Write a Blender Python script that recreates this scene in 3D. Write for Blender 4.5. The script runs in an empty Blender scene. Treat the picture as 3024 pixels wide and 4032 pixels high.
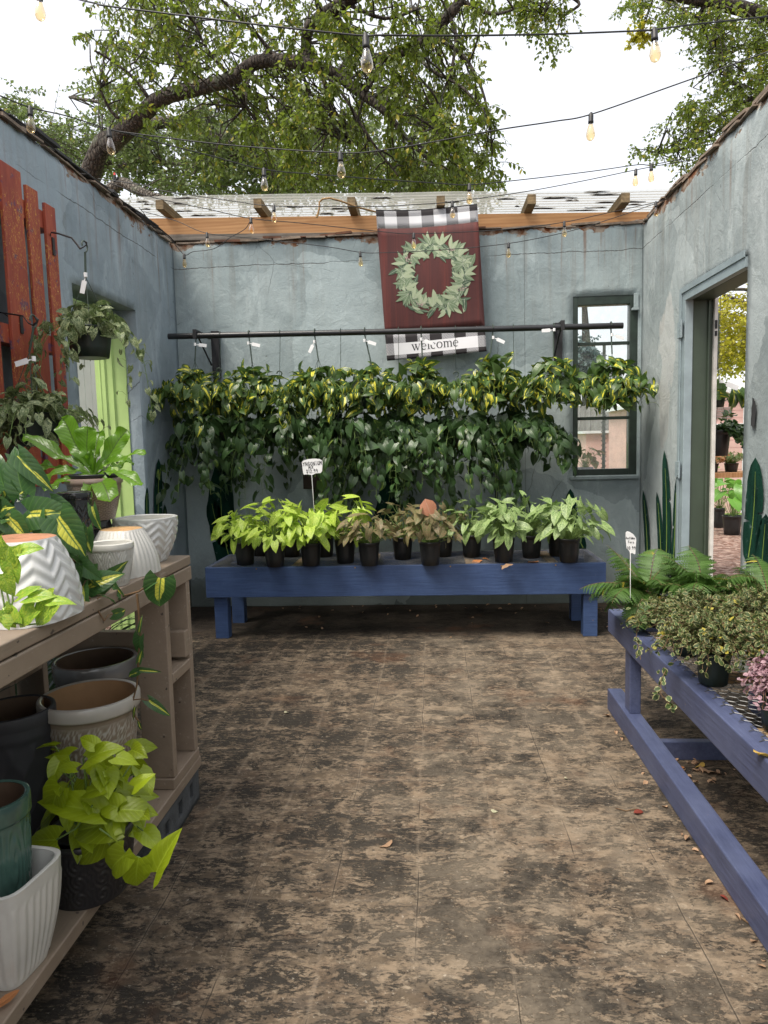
import bpy, bmesh, math, random
import numpy as np
from math import sin, cos, pi, radians, sqrt
from mathutils import Vector, Matrix, noise as mnoise
random.seed(7); RNG = np.random.default_rng(11)
scene = bpy.context.scene
COL = scene.collection
# ------------------------------------------------------------ camera
FPX, YAW, PIT, ROL = 1532.46, .0698, .0987, -.025     # solved from the photograph's vanishing points
PW, PH = 1659.4, 2212.5
CAM = Vector((0, 0, 1.5))
_f = Vector((-sin(YAW)*cos(PIT), cos(YAW)*cos(PIT), -sin(PIT)))
_r = _f.cross(Vector((0, 0, 1))).normalized(); _u = _r.cross(_f)
CR = _r*cos(ROL) + _u*sin(ROL); CU = -_r*sin(ROL) + _u*cos(ROL); CF = _f
cd = bpy.data.cameras.new('camera'); co = bpy.data.objects.new('camera', cd); COL.objects.link(co)
cd.sensor_fit = 'VERTICAL'; cd.sensor_height = 24; cd.lens = 24*FPX/PH; cd.clip_end = 500; cd.clip_start = .05
m = Matrix.Identity(4)
for i, v in enumerate((CR, CU, -CF)):
    for j in range(3): m[j][i] = v[j]
m.translation = CAM; co.matrix_world = m; scene.camera = co

def at(a, b, **k):
    """where the sight line through a measured point meets a known wall, floor or shelf plane"""
    d = CF + CR*((a-PW/2)/FPX) - CU*((b-PH/2)/FPX)
    (ax, val), = k.items(); i = 'xyz'.index(ax)
    return CAM + d*((val-CAM[i])/d[i])

# ------------------------------------------------------------ mesh builder
class MB:
    def __init__(s): s.v = []; s.f = []; s.m = []; s.sm = []; s.uv = {}
    def add(s, vs, fs, mi=0, smooth=False):
        o = len(s.v); s.v += [tuple(x) for x in vs]
        for f in fs: s.f.append(tuple(o+i for i in f)); s.m.append(mi); s.sm.append(smooth)
        return s
    def box(s, a, b, mi=0, M=None):
        x0, y0, z0 = a; x1, y1, z1 = b
        vs = [(x0,y0,z0),(x1,y0,z0),(x1,y1,z0),(x0,y1,z0),(x0,y0,z1),(x1,y0,z1),(x1,y1,z1),(x0,y1,z1)]
        if M is not None: vs = [tuple(M @ Vector(v)) for v in vs]
        return s.add(vs, [(0,3,2,1),(4,5,6,7),(0,1,5,4),(1,2,6,5),(2,3,7,6),(3,0,4,7)], mi)
    def tube(s, pts, r, n=8, mi=0, caps=True, flat=1.0):
        pts = [Vector(p) for p in pts]; k = len(pts)
        rs = r if hasattr(r, '__len__') else [r]*k
        up = Vector((0, 0, 1)); vs = []; prev = None
        for i, p in enumerate(pts):
            t = (pts[min(i+1, k-1)] - pts[max(i-1, 0)])
            t = t.normalized() if t.length > 1e-9 else Vector((0, 0, 1))
            if prev is None:
                a = t.cross(up)
                if a.length < .1: a = t.cross(Vector((1, 0, 0)))
            else: a = prev - t*prev.dot(t)
            if a.length < 1e-6: a = t.orthogonal()
            a.normalize(); prev = a; b = t.cross(a)
            for j in range(n):
                w = 2*pi*j/n; vs.append(p + a*(cos(w)*rs[i]) + b*(sin(w)*rs[i]*flat))
        fs = [(i*n+j, i*n+(j+1) % n, (i+1)*n+(j+1) % n, (i+1)*n+j) for i in range(k-1) for j in range(n)]
        s.add(vs, fs, mi, True)
        if caps: s.add(vs[:n], [tuple(range(n))[::-1]], mi); s.add(vs[-n:], [tuple(range(n))], mi)
        return s
    def lathe(s, prof, n=32, c=(0,0,0), rf=None, mi=0, smooth=True, close=False):
        """prof = [(r,z)...]; rf(theta, r, z, i)->r"""
        vs = []; k = len(prof)
        for i, (r, z) in enumerate(prof):
            for j in range(n):
                th = 2*pi*j/n; rr = rf(th, r, z, i) if rf else r
                vs.append((c[0]+rr*cos(th), c[1]+rr*sin(th), c[2]+z))
        fs = [(i*n+j, i*n+(j+1) % n, (i+1)*n+(j+1) % n, (i+1)*n+j) for i in range(k-1) for j in range(n)]
        s.add(vs, fs, mi, smooth)
        if close: s.add(vs[:n], [tuple(range(n))[::-1]], mi); s.add(vs[-n:], [tuple(range(n))], mi)
        return s
    def prism(s, poly, y0, y1, M=None, mi=0):
        """2-D outline (x,z) given thickness in y"""
        n = len(poly); vs = [(x, y0, z) for x, z in poly] + [(x, y1, z) for x, z in poly]
        if M is not None: vs = [tuple(M @ Vector(v)) for v in vs]
        fs = [tuple(range(n)), tuple(range(2*n-1, n-1, -1))] + [(i, i+n, (i+1) % n+n, (i+1) % n) for i in range(n)]
        return s.add(vs, fs, mi)
    def build(s, name, mats, parent=None, bevel=0, seg=2):
        me = bpy.data.meshes.new(name); me.from_pydata(s.v, [], s.f)
        if not isinstance(mats, (list, tuple)): mats = [mats]
        for x in mats: me.materials.append(x)
        me.polygons.foreach_set('material_index', s.m); me.polygons.foreach_set('use_smooth', s.sm)
        me.validate(); me.update()
        o = bpy.data.objects.new(name, me); COL.objects.link(o)
        if parent: attach(o, parent)
        if bevel:
            b = o.modifiers.new('bevel', 'BEVEL'); b.width = bevel; b.segments = seg; b.limit_method = 'ANGLE'
            b.angle_limit = radians(40)
        return o
def attach(o, parent):
    o.parent = parent
    P = parent.matrix_basis.copy(); q = parent
    while q.parent: q = q.parent; P = q.matrix_basis @ P
    o.matrix_parent_inverse = P.inverted()
def tag(o, label=None, cat=None, group=None, kind=None):
    if label: o['label'] = label
    if cat: o['category'] = cat
    if group: o['group'] = group
    if kind: o['kind'] = kind
    return o
def thing(name, label, cat, loc=(0,0,0), group=None):
    o = bpy.data.objects.new(name, None); COL.objects.link(o); o.location = loc; o.empty_display_size = .1
    return tag(o, label, cat, group)

# ------------------------------------------------------------ leaves (many little curved blades in one mesh)
def leaf_template(kind='heart', k=.9, fold=.25, nt=8, ns=2, twist=0, wav=0):
    """returns verts (n,3), faces, uv (n,2). base at origin, tip along +y, upper side +z, length 1"""
    T = np.linspace(0, 1, nt+1)
    P = {'heart': ([0,.1,.25,.45,.65,.82,.93,1], [.30,.40,.43,.38,.27,.14,.05,0], .20),
         'arrow': ([0,.1,.25,.45,.65,.82,.93,1], [.30,.34,.33,.30,.22,.12,.05,0], .32),
         'lance': ([0,.1,.25,.45,.65,.82,.93,1], [.05,.16,.24,.26,.22,.14,.06,0], 0.0),
         'oval':  ([0,.1,.25,.45,.65,.82,.93,1], [.06,.22,.34,.40,.38,.27,.15,0], 0.0),
         'round': ([0,.1,.25,.45,.65,.82,.93,1], [.15,.33,.45,.5,.46,.34,.2,.02], .05),
         'strap': ([0,.1,.25,.45,.65,.82,.93,1], [.02,.035,.06,.10,.125,.12,.08,.01], 0),
         'blade': ([0,.1,.25,.45,.65,.82,.93,1], [.02,.022,.022,.02,.018,.012,.007,0], 0)}[kind]
    w = np.interp(T, P[0], P[1]); lobe = P[2]
    # curvature along the length
    ang = -k*T*1.0; dy = np.cos(ang); dz = np.sin(ang)
    cy = np.concatenate([[0], np.cumsum((dy[1:]+dy[:-1])/2*np.diff(T))])
    cz = np.concatenate([[0], np.cumsum((dz[1:]+dz[:-1])/2*np.diff(T))])
    vs = []; uv = []
    for i, t in enumerate(T):
        for j in range(-ns, ns+1):
            s = j/ns; x = s*w[i]; back = lobe*(1-t)**3*abs(s)**1.5
            up = fold*abs(s)*w[i] - .35*fold*(abs(s)**3)*w[i] + wav*sin(t*19+s*2)*abs(s)*w[i]
            y = cy[i] - back*cos(ang[i]); z = cz[i] - back*sin(ang[i])*.5
            a = twist*t
            xx = x*cos(a); up2 = up + x*sin(a)
            vs.append((xx, y - up2*sin(ang[i]), z + up2*cos(ang[i]))); uv.append((s*.5+.5, t))
    c = 2*ns+1
    fs = [(i*c+j, i*c+j+1, (i+1)*c+j+1, (i+1)*c+j) for i in range(nt) for j in range(2*ns)]
    return np.array(vs), np.array(fs), np.array(uv)
def variants(kind, nt=7, ns=2, kr=(.3, 1.5), fr=(.1, .5), tw=.5, wav=0, n=8, seed=1):
    r = random.Random(seed)
    return [leaf_template(kind, r.uniform(*kr), r.uniform(*fr), nt, ns, r.uniform(-tw, tw), wav) for _ in range(n)]
class Leaves:
    def __init__(s, var): s.var = var; s.items = [[] for _ in var]
    def add(s, p, d, up, size, w=1.0, rnd=None):
        d = Vector(d).normalized(); up = Vector(up); x = d.cross(up)
        if x.length < 1e-4: x = d.orthogonal()
        x.normalize(); z = x.cross(d)
        s.items[random.randrange(len(s.var))].append((tuple(p), tuple(x*(size*w)), tuple(d*size), tuple(z*size), random.random() if rnd is None else rnd))
    def count(s): return sum(len(i) for i in s.items)
    def build(s, name, mat, parent=None, smooth=True):
        V = []; F = []; U = []; R = []; off = 0
        for (tv, tf, tu), it in zip(s.var, s.items):
            if not it: continue
            n = len(it); P = np.array([i[0] for i in it]); X = np.array([i[1] for i in it]); D = np.array([i[2] for i in it]); Z = np.array([i[3] for i in it])
            vv = P[:, None, :] + tv[None, :, 0:1]*X[:, None, :] + tv[None, :, 1:2]*D[:, None, :] + tv[None, :, 2:3]*Z[:, None, :]
            V.append(vv.reshape(-1, 3))
            F.append((tf[None] + (np.arange(n)*len(tv))[:, None, None] + off).reshape(-1, 4)); off += n*len(tv)
            U.append(np.tile(tu, (n, 1))); R.append(np.repeat(np.array([i[4] for i in it]), len(tv)))
        if not V: return None
        V = np.concatenate(V); F = np.concatenate(F); U = np.concatenate(U); R = np.concatenate(R)
        me = bpy.data.meshes.new(name)
        me.vertices.add(len(V)); me.vertices.foreach_set('co', V.ravel().astype(np.float32))
        me.loops.add(len(F)*4); me.loops.foreach_set('vertex_index', F.ravel().astype(np.int32))
        me.polygons.add(len(F)); me.polygons.foreach_set('loop_start', (np.arange(len(F))*4).astype(np.int32))
        me.polygons.foreach_set('loop_total', np.full(len(F), 4, np.int32))
        me.update(calc_edges=True)
        me.polygons.foreach_set('use_smooth', np.full(len(F), smooth))
        a = me.attributes.new('luv', 'FLOAT_VECTOR', 'POINT'); a.data.foreach_set('vector', np.column_stack([U, R]).astype(np.float32).ravel())
        me.materials.append(mat); me.update()
        o = bpy.data.objects.new(name, me); COL.objects.link(o)
        if parent: attach(o, parent)
        return o

# ------------------------------------------------------------ material helpers
class NT:
    def __init__(s, name):
        s.mat = bpy.data.materials.new(name); s.mat.use_nodes = True; s.t = s.mat.node_tree; s.N = s.t.nodes; s.L = s.t.links
        s.N.clear(); s.out = s.N.new('ShaderNodeOutputMaterial')
        s.b = s.N.new('ShaderNodeBsdfPrincipled'); s.L.new(s.b.outputs[0], s.out.inputs[0])
    def put(s, inp, v):
        if isinstance(v, bpy.types.NodeSocket): s.L.new(v, inp)
        elif v is not None:
            if hasattr(v, '__len__') and len(v) == 3 and inp.type == 'RGBA': v = (*v, 1)
            inp.default_value = v
    def node(s, t, ins=None, **p):
        n = s.N.new(t)
        for k, v in p.items(): setattr(n, k, v)
        for k, v in (ins or {}).items(): s.put(n.inputs[k], v)
        return n
    def obj(s): return s.node('ShaderNodeTexCoord').outputs['Object']
    def pos(s): return s.node('ShaderNodeNewGeometry').outputs['Position']
    def attr(s, name='luv'): return s.node('ShaderNodeAttribute', attribute_name=name).outputs['Vector']
    def xyz(s, v):
        n = s.node('ShaderNodeSeparateXYZ', {0: v}); return n.outputs[0], n.outputs[1], n.outputs[2]
    def comb(s, x=0, y=0, z=0): return s.node('ShaderNodeCombineXYZ', {0: x, 1: y, 2: z}).outputs[0]
    def mp(s, v, sc=(1,1,1), loc=(0,0,0), rot=(0,0,0)): return s.node('ShaderNodeMapping', {0: v, 1: loc, 2: rot, 3: sc}).outputs[0]
    def noise(s, v, sc=5, det=4, ro=.55, dist=0, col=False):
        n = s.node('ShaderNodeTexNoise', {'Vector': v, 'Scale': sc, 'Detail': det, 'Roughness': ro, 'Distortion': dist})
        return n.outputs[1 if col else 0]
    def vor(s, v, sc=5, feat='F1', out=0, rnd=1): return s.node('ShaderNodeTexVoronoi', {'Vector': v, 'Scale': sc, 'Randomness': rnd}, feature=feat).outputs[out]
    def wave(s, v, sc=5, dist=2, det=2, dsc=1, ax='X', ty='BANDS'):
        n = s.node('ShaderNodeTexWave', {'Vector': v, 'Scale': sc, 'Distortion': dist, 'Detail': det, 'Detail Scale': dsc}, wave_type=ty)
        if ty == 'BANDS': n.bands_direction = ax
        return n.outputs[1]
    def ramp(s, f, stops, interp='LINEAR'):
        n = s.node('ShaderNodeValToRGB', {0: f}); r = n.color_ramp; r.interpolation = interp
        while len(r.elements) < len(stops): r.elements.new(.5)
        for e, (p, c) in zip(r.elements, stops):
            e.position = p; e.color = (c, c, c, 1) if not hasattr(c, '__len__') else (*c, 1)
        return n.outputs[0]
    def mix(s, f, a, b, mode='MIX'):
        n = s.node('ShaderNodeMix', data_type='RGBA', blend_type=mode); n.clamp_factor = True
        s.put(n.inputs[0], f); s.put(n.inputs[6], a); s.put(n.inputs[7], b); return n.outputs[2]
    def m(s, op, a, b=0, c=None, clamp=False):
        n = s.node('ShaderNodeMath', operation=op); n.use_clamp = clamp
        s.put(n.inputs[0], a); s.put(n.inputs[1], b)
        if c is not None: s.put(n.inputs[2], c)
        return n.outputs[0]
    def step(s, x, lo, hi):
        n = s.node('ShaderNodeMapRange', {0: x, 1: lo, 2: hi}, interpolation_type='SMOOTHSTEP'); return n.outputs[0]
    def bump(s, h, st=.3, d=.01, nrm=None):
        n = s.node('ShaderNodeBump', {'Height': h, 'Strength': st, 'Distance': d})
        if nrm is not None: s.put(n.inputs['Normal'], nrm)
        return n.outputs[0]
    def set(s, col=None, rough=None, nrm=None, **k):
        s.put(s.b.inputs['Base Color'], col); s.put(s.b.inputs['Roughness'], rough)
        if nrm is not None: s.put(s.b.inputs['Normal'], nrm)
        for a, v in k.items(): s.put(s.b.inputs[a.replace('_', ' ')], v)
        return s.mat
def plain(name, col, rough=.5, var=.15, sc=20, bump=0, **k):
    n = NT(name); o = n.obj(); f = n.noise(o, sc, 5)
    dark = tuple(c*(1-var) for c in col); lite = tuple(min(1, c*(1+var)) for c in col)
    nr = n.bump(n.noise(o, sc*6, 4), bump, .004) if bump else None
    return n.set(n.mix(n.ramp(f, [(.3, 0), (.7, 1)]), dark, lite), n.m('ADD', rough-.06, n.m('MULTIPLY', f, .12)), nr, **k)
def leafmat(name, base, vein=None, stripe=None, edge=None, mott=None, trans=.35, rough=.42, rv=.35, stripe_amt=.6, nveins=9, yellow=0, center=False):
    """leaf paint by blade coordinate: midrib, side veins, stripe of other colour, pale margin, mottling"""
    n = NT(name); a = n.attr(); u, v, r = n.xyz(a)
    s = n.m('ABSOLUTE', n.m('SUBTRACT', u, .5)); s2 = n.m('MULTIPLY', s, 2)
    o = n.obj()
    dark = tuple(c*(1-rv) for c in base); lite = tuple(c*(1+rv) for c in base)
    c = n.mix(r, dark, lite)
    c = n.mix(n.m('MULTIPLY', n.noise(o, 40, 3), .35), c, tuple(x*.6 for x in base))
    if mott:
        f = n.noise(n.comb(n.m('MULTIPLY', s2, 3), n.m('MULTIPLY', v, 5), n.m('MULTIPLY', r, 37)), 1.3, 3, .6, 1.5)
        c = n.mix(n.step(f, .42, .62), c, mott)
    if stripe:
        seed = n.m('MULTIPLY', r, 91.7)
        f = n.noise(n.comb(n.m('MULTIPLY', u, 2.2), n.m('MULTIPLY', v, .8), seed), 1.6, 2, .5, .3)
        on = n.step(n.m('FRACT', n.m('MULTIPLY', r, 13.3)), .98-stripe_amt, 1.0-stripe_amt)
        g = n.m('SUBTRACT', 1, n.step(n.m('ADD', s2, n.m('MULTIPLY', n.m('SUBTRACT', f, .5), 1.5)), .12, .20)) if center else n.step(n.m('ADD', f, n.m('MULTIPLY', s2, -.16)), .48, .55)
        c = n.mix(n.m('MULTIPLY', g, on), c, stripe)
    if edge:
        e = n.m('ADD', s2, n.m('MULTIPLY', n.noise(n.comb(u, v, n.m('MULTIPLY', r, 50)), 4, 2), .5))
        c = n.mix(n.step(e, .92, 1.06), c, edge)
    if vein:
        mid = n.m('SUBTRACT', 1, n.step(s2, .02, .07))
        sv = n.m('ABSOLUTE', n.m('SUBTRACT', n.m('FRACT', n.m('SUBTRACT', n.m('MULTIPLY', v, nveins), n.m('MULTIPLY', s2, 2.6))), .5))
        sv = n.m('MULTIPLY', n.m('SUBTRACT', 1, n.step(sv, .03, .13)), .5)
        c = n.mix(n.m('MAXIMUM', mid, sv), c, vein)
    if yellow:
        c = n.mix(n.step(n.m('FRACT', n.m('MULTIPLY', r, 7.77)), 1-yellow, 1-yellow+.02), c, (.42, .36, .05))
    sv2 = n.m('FRACT', n.m('SUBTRACT', n.m('MULTIPLY', v, nveins), n.m('MULTIPLY', s2, 2.6)))
    h = n.m('ADD', n.m('MULTIPLY', n.m('ABSOLUTE', n.m('SUBTRACT', sv2, .5)), .6), n.m('MINIMUM', n.m('MULTIPLY', s2, 4), 1))
    n.set(c, rough, n.bump(h, .35, .004), Specular_IOR_Level=.45)
    tr = n.node('ShaderNodeBsdfTranslucent', {0: n.mix(.5, c, tuple(min(1, x*2.2) for x in base))})
    mx = n.node('ShaderNodeMixShader', {0: trans, 1: n.b.outputs[0], 2: tr.outputs[0]})
    n.L.new(mx.outputs[0], n.out.inputs[0])
    return n.mat
XL, XR, YD, WT = -2.286, 1.829, 6.42, 3.32
# ------------------------------------------------------------ stucco
def stucco(name, base, pale, patch=None):
    n = NT(name); o = n.obj(); x, y, z = n.xyz(o)
    big = n.noise(o, 1.1, 5, .6); mid = n.noise(o, 5, 6, .65); fine = n.noise(o, 38, 5, .7)
    c = n.mix(n.ramp(big, [(.35, 0), (.68, 1)]), base, pale)
    c = n.mix(n.m('MULTIPLY', n.ramp(mid, [(.45, 0), (.75, 1)]), .45), c, tuple(v*.62 for v in base))
    c = n.mix(n.m('MULTIPLY', n.ramp(n.noise(n.mp(o, (1.3, 1.3, .5), (3, 7, 1)), 2.6, 6, .7, .6), [(.55, 0), (.62, 1)]), .35), c, tuple(min(1, v*1.35) for v in pale))
    # rain streaks down from the coping
    st = n.noise(n.mp(o, (9, 9, .35)), 1.6, 4, .6)
    top = n.step(z, 1.7, 3.25)
    c = n.mix(n.m('MULTIPLY', n.m('MULTIPLY', n.ramp(st, [(.52, 0), (.75, 1)]), top), .4), c, (.16, .135, .10))
    st2 = n.noise(n.mp(o, (14, 14, .5), (5, 1, 2)), 1.3, 4, .6)
    c = n.mix(n.m('MULTIPLY', n.ramp(st2, [(.58, 0), (.7, 1)]), n.m('MULTIPLY', n.step(z, 2.6, 3.3), .7)), c, (.17, .08, .035))
    if patch:      # paint flaked off to bare plaster
        pm = None
        for (cy_, cz_, ry_, rz_) in patch:
            dd = n.m('SQRT', n.m('ADD', n.m('POWER', n.m('DIVIDE', n.m('SUBTRACT', y, cy_), ry_), 2), n.m('POWER', n.m('ABSOLUTE', n.m('DIVIDE', n.m('SUBTRACT', z, cz_), rz_)), 2)))
            dd = n.m('ADD', dd, n.m('MULTIPLY', n.m('SUBTRACT', n.noise(n.mp(o, (1, 1, .45)), 7, 4, .6), .5), 1.6)); q_ = n.m('SUBTRACT', 1, n.step(dd, .88, 1.0)); pm = q_ if pm is None else n.m('MAXIMUM', pm, q_)
        c = n.mix(n.m('MULTIPLY', pm, .75), c, n.mix(mid, (.40, .40, .385), (.50, .49, .46)))
    # damp, dirty foot of the wall
    ft = n.m('SUBTRACT', 1, n.step(n.m('ADD', z, n.m('MULTIPLY', mid, -.5)), -.15, .35))
    c = n.mix(n.m('MULTIPLY', ft, .75), c, (.075, .085, .07))
    # repaired areas in a slightly different paint, block joints ghosting through
    rp_ = n.xyz(n.vor(n.mix(.25, o, n.noise(o, 3, 4, col=True), 'ADD'), 1.3, out=1))[0]
    c = n.mix(n.m('MULTIPLY', n.step(rp_, .62, .64), .28), c, tuple(min(1, v*1.35) for v in pale)); c = n.mix(n.m('MULTIPLY', n.m('SUBTRACT', 1, n.step(rp_, .22, .24)), .22), c, tuple(v*.6 for v in base))
    jz = n.m('ABSOLUTE', n.m('SUBTRACT', n.m('ADD', z, n.m('MULTIPLY', n.noise(o, 5, 5, .7), .05)), 3.115)); jl = n.m('MULTIPLY', n.m('SUBTRACT', 1, n.step(jz, .001, .005)), n.ramp(n.noise(o, 1.1, 3), [(.40, 0), (.5, 1)]))
    jx_ = n.m('ABSOLUTE', n.m('SUBTRACT', n.m('ADD', x, n.m('MULTIPLY', n.noise(o, 4, 4, .7), .012)), .835)); jl = n.m('MAXIMUM', jl, n.m('MULTIPLY', n.m('SUBTRACT', 1, n.step(jx_, .001, .004)), .6))
    c = n.mix(n.m('MULTIPLY', jl, .75), c, (.06, .055, .05))
    # flaking coping: raw plaster and rusty lath
    e = n.m('ADD', n.m('MULTIPLY', n.noise(n.mp(o, (1, 1, 1.6)), 2.2, 6, .7), .55), n.m('MULTIPLY', n.m('SUBTRACT', z, WT), 1.0))
    raw = n.step(e, .235, .25); c = n.mix(raw, c, n.mix(n.ramp(n.noise(o, 14, 4), [(.4, 0), (.6, 1)]), (.27, .225, .18), (.13, .06, .03)))
    rust = n.step(n.m('ADD', e, n.m('MULTIPLY', n.noise(o, 9, 4), .2)), .41, .43)
    c = n.mix(n.m('MULTIPLY', rust, n.ramp(n.noise(o, 3, 2), [(.42, 0), (.5, 1)])), c, (.11, .035, .012))
    # hairline cracks
    cr = n.vor(n.mix(.06, o, n.noise(o, 6, 3, col=True), 'ADD'), 1.15, 'DISTANCE_TO_EDGE')
    crm = n.m('MULTIPLY', n.m('SUBTRACT', 1, n.step(cr, .0005, .0032)), n.ramp(n.noise(o, 1.3, 3), [(.54, 0), (.64, 1)]))
    c = n.mix(n.m('MULTIPLY', crm, .6), c, (.05, .05, .045))
    pits = n.ramp(n.noise(o, 26, 3, .5), [(.68, 0), (.74, 1)])
    c = n.mix(n.m('MULTIPLY', n.m('MULTIPLY', pits, n.ramp(n.noise(o, 2.1, 3), [(.5, 0), (.6, 1)])), .6), c, (.07, .07, .06))
    h = n.m('ADD', n.m('MULTIPLY', n.noise(n.mp(o, (1, 1, .8)), 7, 5, .6, .8), .9), n.m('ADD', n.m('MULTIPLY', fine, .3), n.m('MULTIPLY', n.noise(o, 120, 3), .1)))
    h = n.m('SUBTRACT', h, n.m('ADD', n.m('MULTIPLY', n.m('MAXIMUM', crm, jl), .4), n.m('MULTIPLY', raw, .5)))
    return n.set(c, .82, n.bump(h, .5, .022), Specular_IOR_Level=.15)
M_left = stucco('stucco_blue_grey', (.225, .28, .315), (.32, .375, .41))
M_back = stucco('stucco_teal_grey', (.235, .29, .30), (.335, .39, .395))
M_right = stucco('stucco_pale_grey', (.26, .305, .31), (.39, .43, .43), patch=[(5.72, 2.20, .17, .38), (5.78, 1.75, .15, .35)])
M_rawtop = plain('crumbled_plaster', (.22, .17, .13), .95, .5, 12, .8)
M_rust = plain('rusty_flashing', (.12, .05, .025), .8, .5, 9, .4)
M_tar = plain('black_felt', (.03, .03, .032), .8, .3, 9, .4)

# ------------------------------------------------------------ worn concrete floor
def floor_mat():
    n = NT('worn_tile_ghosted_concrete'); o = n.obj(); x, y, z = n.xyz(o)
    T = .2795
    w = n.m('MULTIPLY', n.m('SUBTRACT', n.noise(o, 2.5, 3), .5), .035)
    tx = n.m('DIVIDE', n.m('ADD', n.m('ADD', x, .078+T*20), w), T); ty = n.m('DIVIDE', n.m('ADD', n.m('ADD', y, T*20+.05), w), T)
    fx = n.m('FRACT', tx); fy = n.m('FRACT', ty)
    ex = n.m('ABSOLUTE', n.m('SUBTRACT', fx, .5)); ey = n.m('ABSOLUTE', n.m('SUBTRACT', fy, .5))      # .5 at joints
    cell = n.comb(n.m('FLOOR', tx), n.m('FLOOR', ty), 0)
    wn = n.node('ShaderNodeTexWhiteNoise', {0: cell}, noise_dimensions='3D').outputs[0]
    big = n.noise(o, .8, 4, .6)
    c = n.mix(n.ramp(big, [(.35, 0), (.65, 1)]), (.084, .063, .044), (.158, .119, .080))
    pat = n.noise(n.mp(o, (1, 1.2, 1)), 9, 9, .78, .3)
    c = n.mix(n.ramp(pat, [(.46, 0), (.56, 1)]), c, (.25, .188, .128))
    c = n.mix(n.m('MULTIPLY', n.ramp(n.noise(o, 2.2, 5, .7), [(.5, 0), (.7, 1)]), .6), c, (.115, .068, .042))
    # trowel drag marks running across
    dr = n.noise(n.mp(o, (1, 2.4, 1)), 9, 8, .8, .5)
    c = n.mix(n.m('MULTIPLY', n.ramp(dr, [(.50, 0), (.58, 1)]), .75), c, (.055, .046, .038))
    dr2 = n.noise(n.mp(o, (1, 1.7, 1), (4, 2, 0)), 15, 8, .8, .3)
    c = n.mix(n.m('MULTIPLY', n.ramp(dr2, [(.56, 0), (.64, 1)]), .75), c, (.37, .30, .215))
    # black mastic left inside each tile print
    ins = n.m('SUBTRACT', 1, n.step(n.m('MAXIMUM', ex, ey), .26, .50))
    q = n.m('ADD', n.m('MULTIPLY', n.noise(n.mp(o, (1, 1.6, 1), (1, 5, 0)), 9.5, 10, .80, .6), .58), n.m('MULTIPLY', n.noise(n.mp(o, (1, 2.2, 1), (7, 2, 0)), 34, 7, .75, .4), .42))
    area = n.ramp(n.noise(o, .75, 3, .6), [(.38, 0), (.62, 1)])
    q = n.m('ADD', q, n.m('ADD', n.m('MULTIPLY', ins, .035), n.m('ADD', n.m('MULTIPLY', wn, .03), n.m('MULTIPLY', area, .085))))
    blk = n.step(q, .588, .604)
    c = n.mix(n.m('MULTIPLY', blk, .94), c, n.mix(n.ramp(n.noise(n.mp(o, (1, 2.5, 1)), 38, 6, .75), [(.4, 0), (.62, 1)]), (.007, .008, .008), (.050, .045, .038)))
    blk2 = n.m('MULTIPLY', n.step(q, .53, .60), .45)
    c = n.mix(blk2, c, (.06, .052, .044))
    fl_ = n.ramp(n.noise(n.mp(o, (1, 4, 1), (2, 9, 0)), 26, 8, .8), [(.35, .62), (.65, 1.0)]); c = n.mix(.85, c, fl_, 'MULTIPLY')
    lit_band = n.m('MULTIPLY', n.m('SUBTRACT', 1, n.step(n.m('ABSOLUTE', n.m('SUBTRACT', n.m('ADD', x, n.m('MULTIPLY', n.noise(o, 1.2, 4, .6), .8)), .75)), .15, .95)), n.ramp(n.noise(o, 3.3, 6, .75), [(.42, 0), (.6, 1)]))
    c = n.mix(n.m('MULTIPLY', lit_band, .38), c, (.30, .245, .18))      # brighter light down the middle, painted in as a patchy paler band
    # pale joints with dark hairline
    jx = n.step(ex, .465, .495); jy = n.step(ey, .465, .495)
    jm = n.m('MULTIPLY', n.m('MAXIMUM', jx, n.m('MULTIPLY', jy, .7)), n.ramp(n.noise(o, 3.1, 4, .7), [(.38, 0), (.6, 1)]))
    c = n.mix(n.m('MULTIPLY', jm, .26), c, (.27, .22, .165))
    hx = n.m('MULTIPLY', n.step(ex, .491, .498), n.ramp(n.noise(o, 1.7, 3), [(.48, 0), (.56, 1)]))
    c = n.mix(n.m('MULTIPLY', hx, .8), c, (.03, .025, .02))
    sp = n.ramp(n.noise(o, 70, 3, .6), [(.64, 0), (.72, 1)])
    c = n.mix(n.m('MULTIPLY', sp, .5), c, (.42, .37, .30))
    # floor colour darkened under the benches and along the back wall
    darkening = n.m('MAXIMUM', n.step(n.m('ADD', y, n.m('MULTIPLY', pat, .35)), 5.35, 5.75), n.m('MULTIPLY', n.step(n.m('ADD', x, n.m('MULTIPLY', pat, .3)), .98, 1.2), .25))
    c = n.mix(n.m('MULTIPLY', darkening, .85), c, (.022, .018, .015))
    rg = n.m('MULTIPLY', n.ramp(n.noise(o, 1.4, 4, .7), [(.58, 0), (.7, 1)]), .5)
    c = n.mix(rg, c, (.12, .055, .028))
    h = n.m('ADD', n.m('MULTIPLY', pat, .35), n.m('ADD', n.m('MULTIPLY', dr, .3), n.m('MULTIPLY', blk, -.25)))
    h = n.m('SUBTRACT', h, n.m('MULTIPLY', hx, .3))
    return n.set(c, n.m('SUBTRACT', .86, n.m('MULTIPLY', blk, .16)), n.bump(h, .8, .006), Specular_IOR_Level=n.m('SUBTRACT', .22, n.m('MULTIPLY', blk, .14)))
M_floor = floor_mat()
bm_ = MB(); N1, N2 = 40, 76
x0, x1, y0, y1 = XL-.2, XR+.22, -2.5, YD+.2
vs = [(x0+(x1-x0)*i/N1, y0+(y1-y0)*j/N2, .004*mnoise.noise(Vector((i*.4, j*.4, 0)))) for j in range(N2+1) for i in range(N1+1)]
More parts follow.
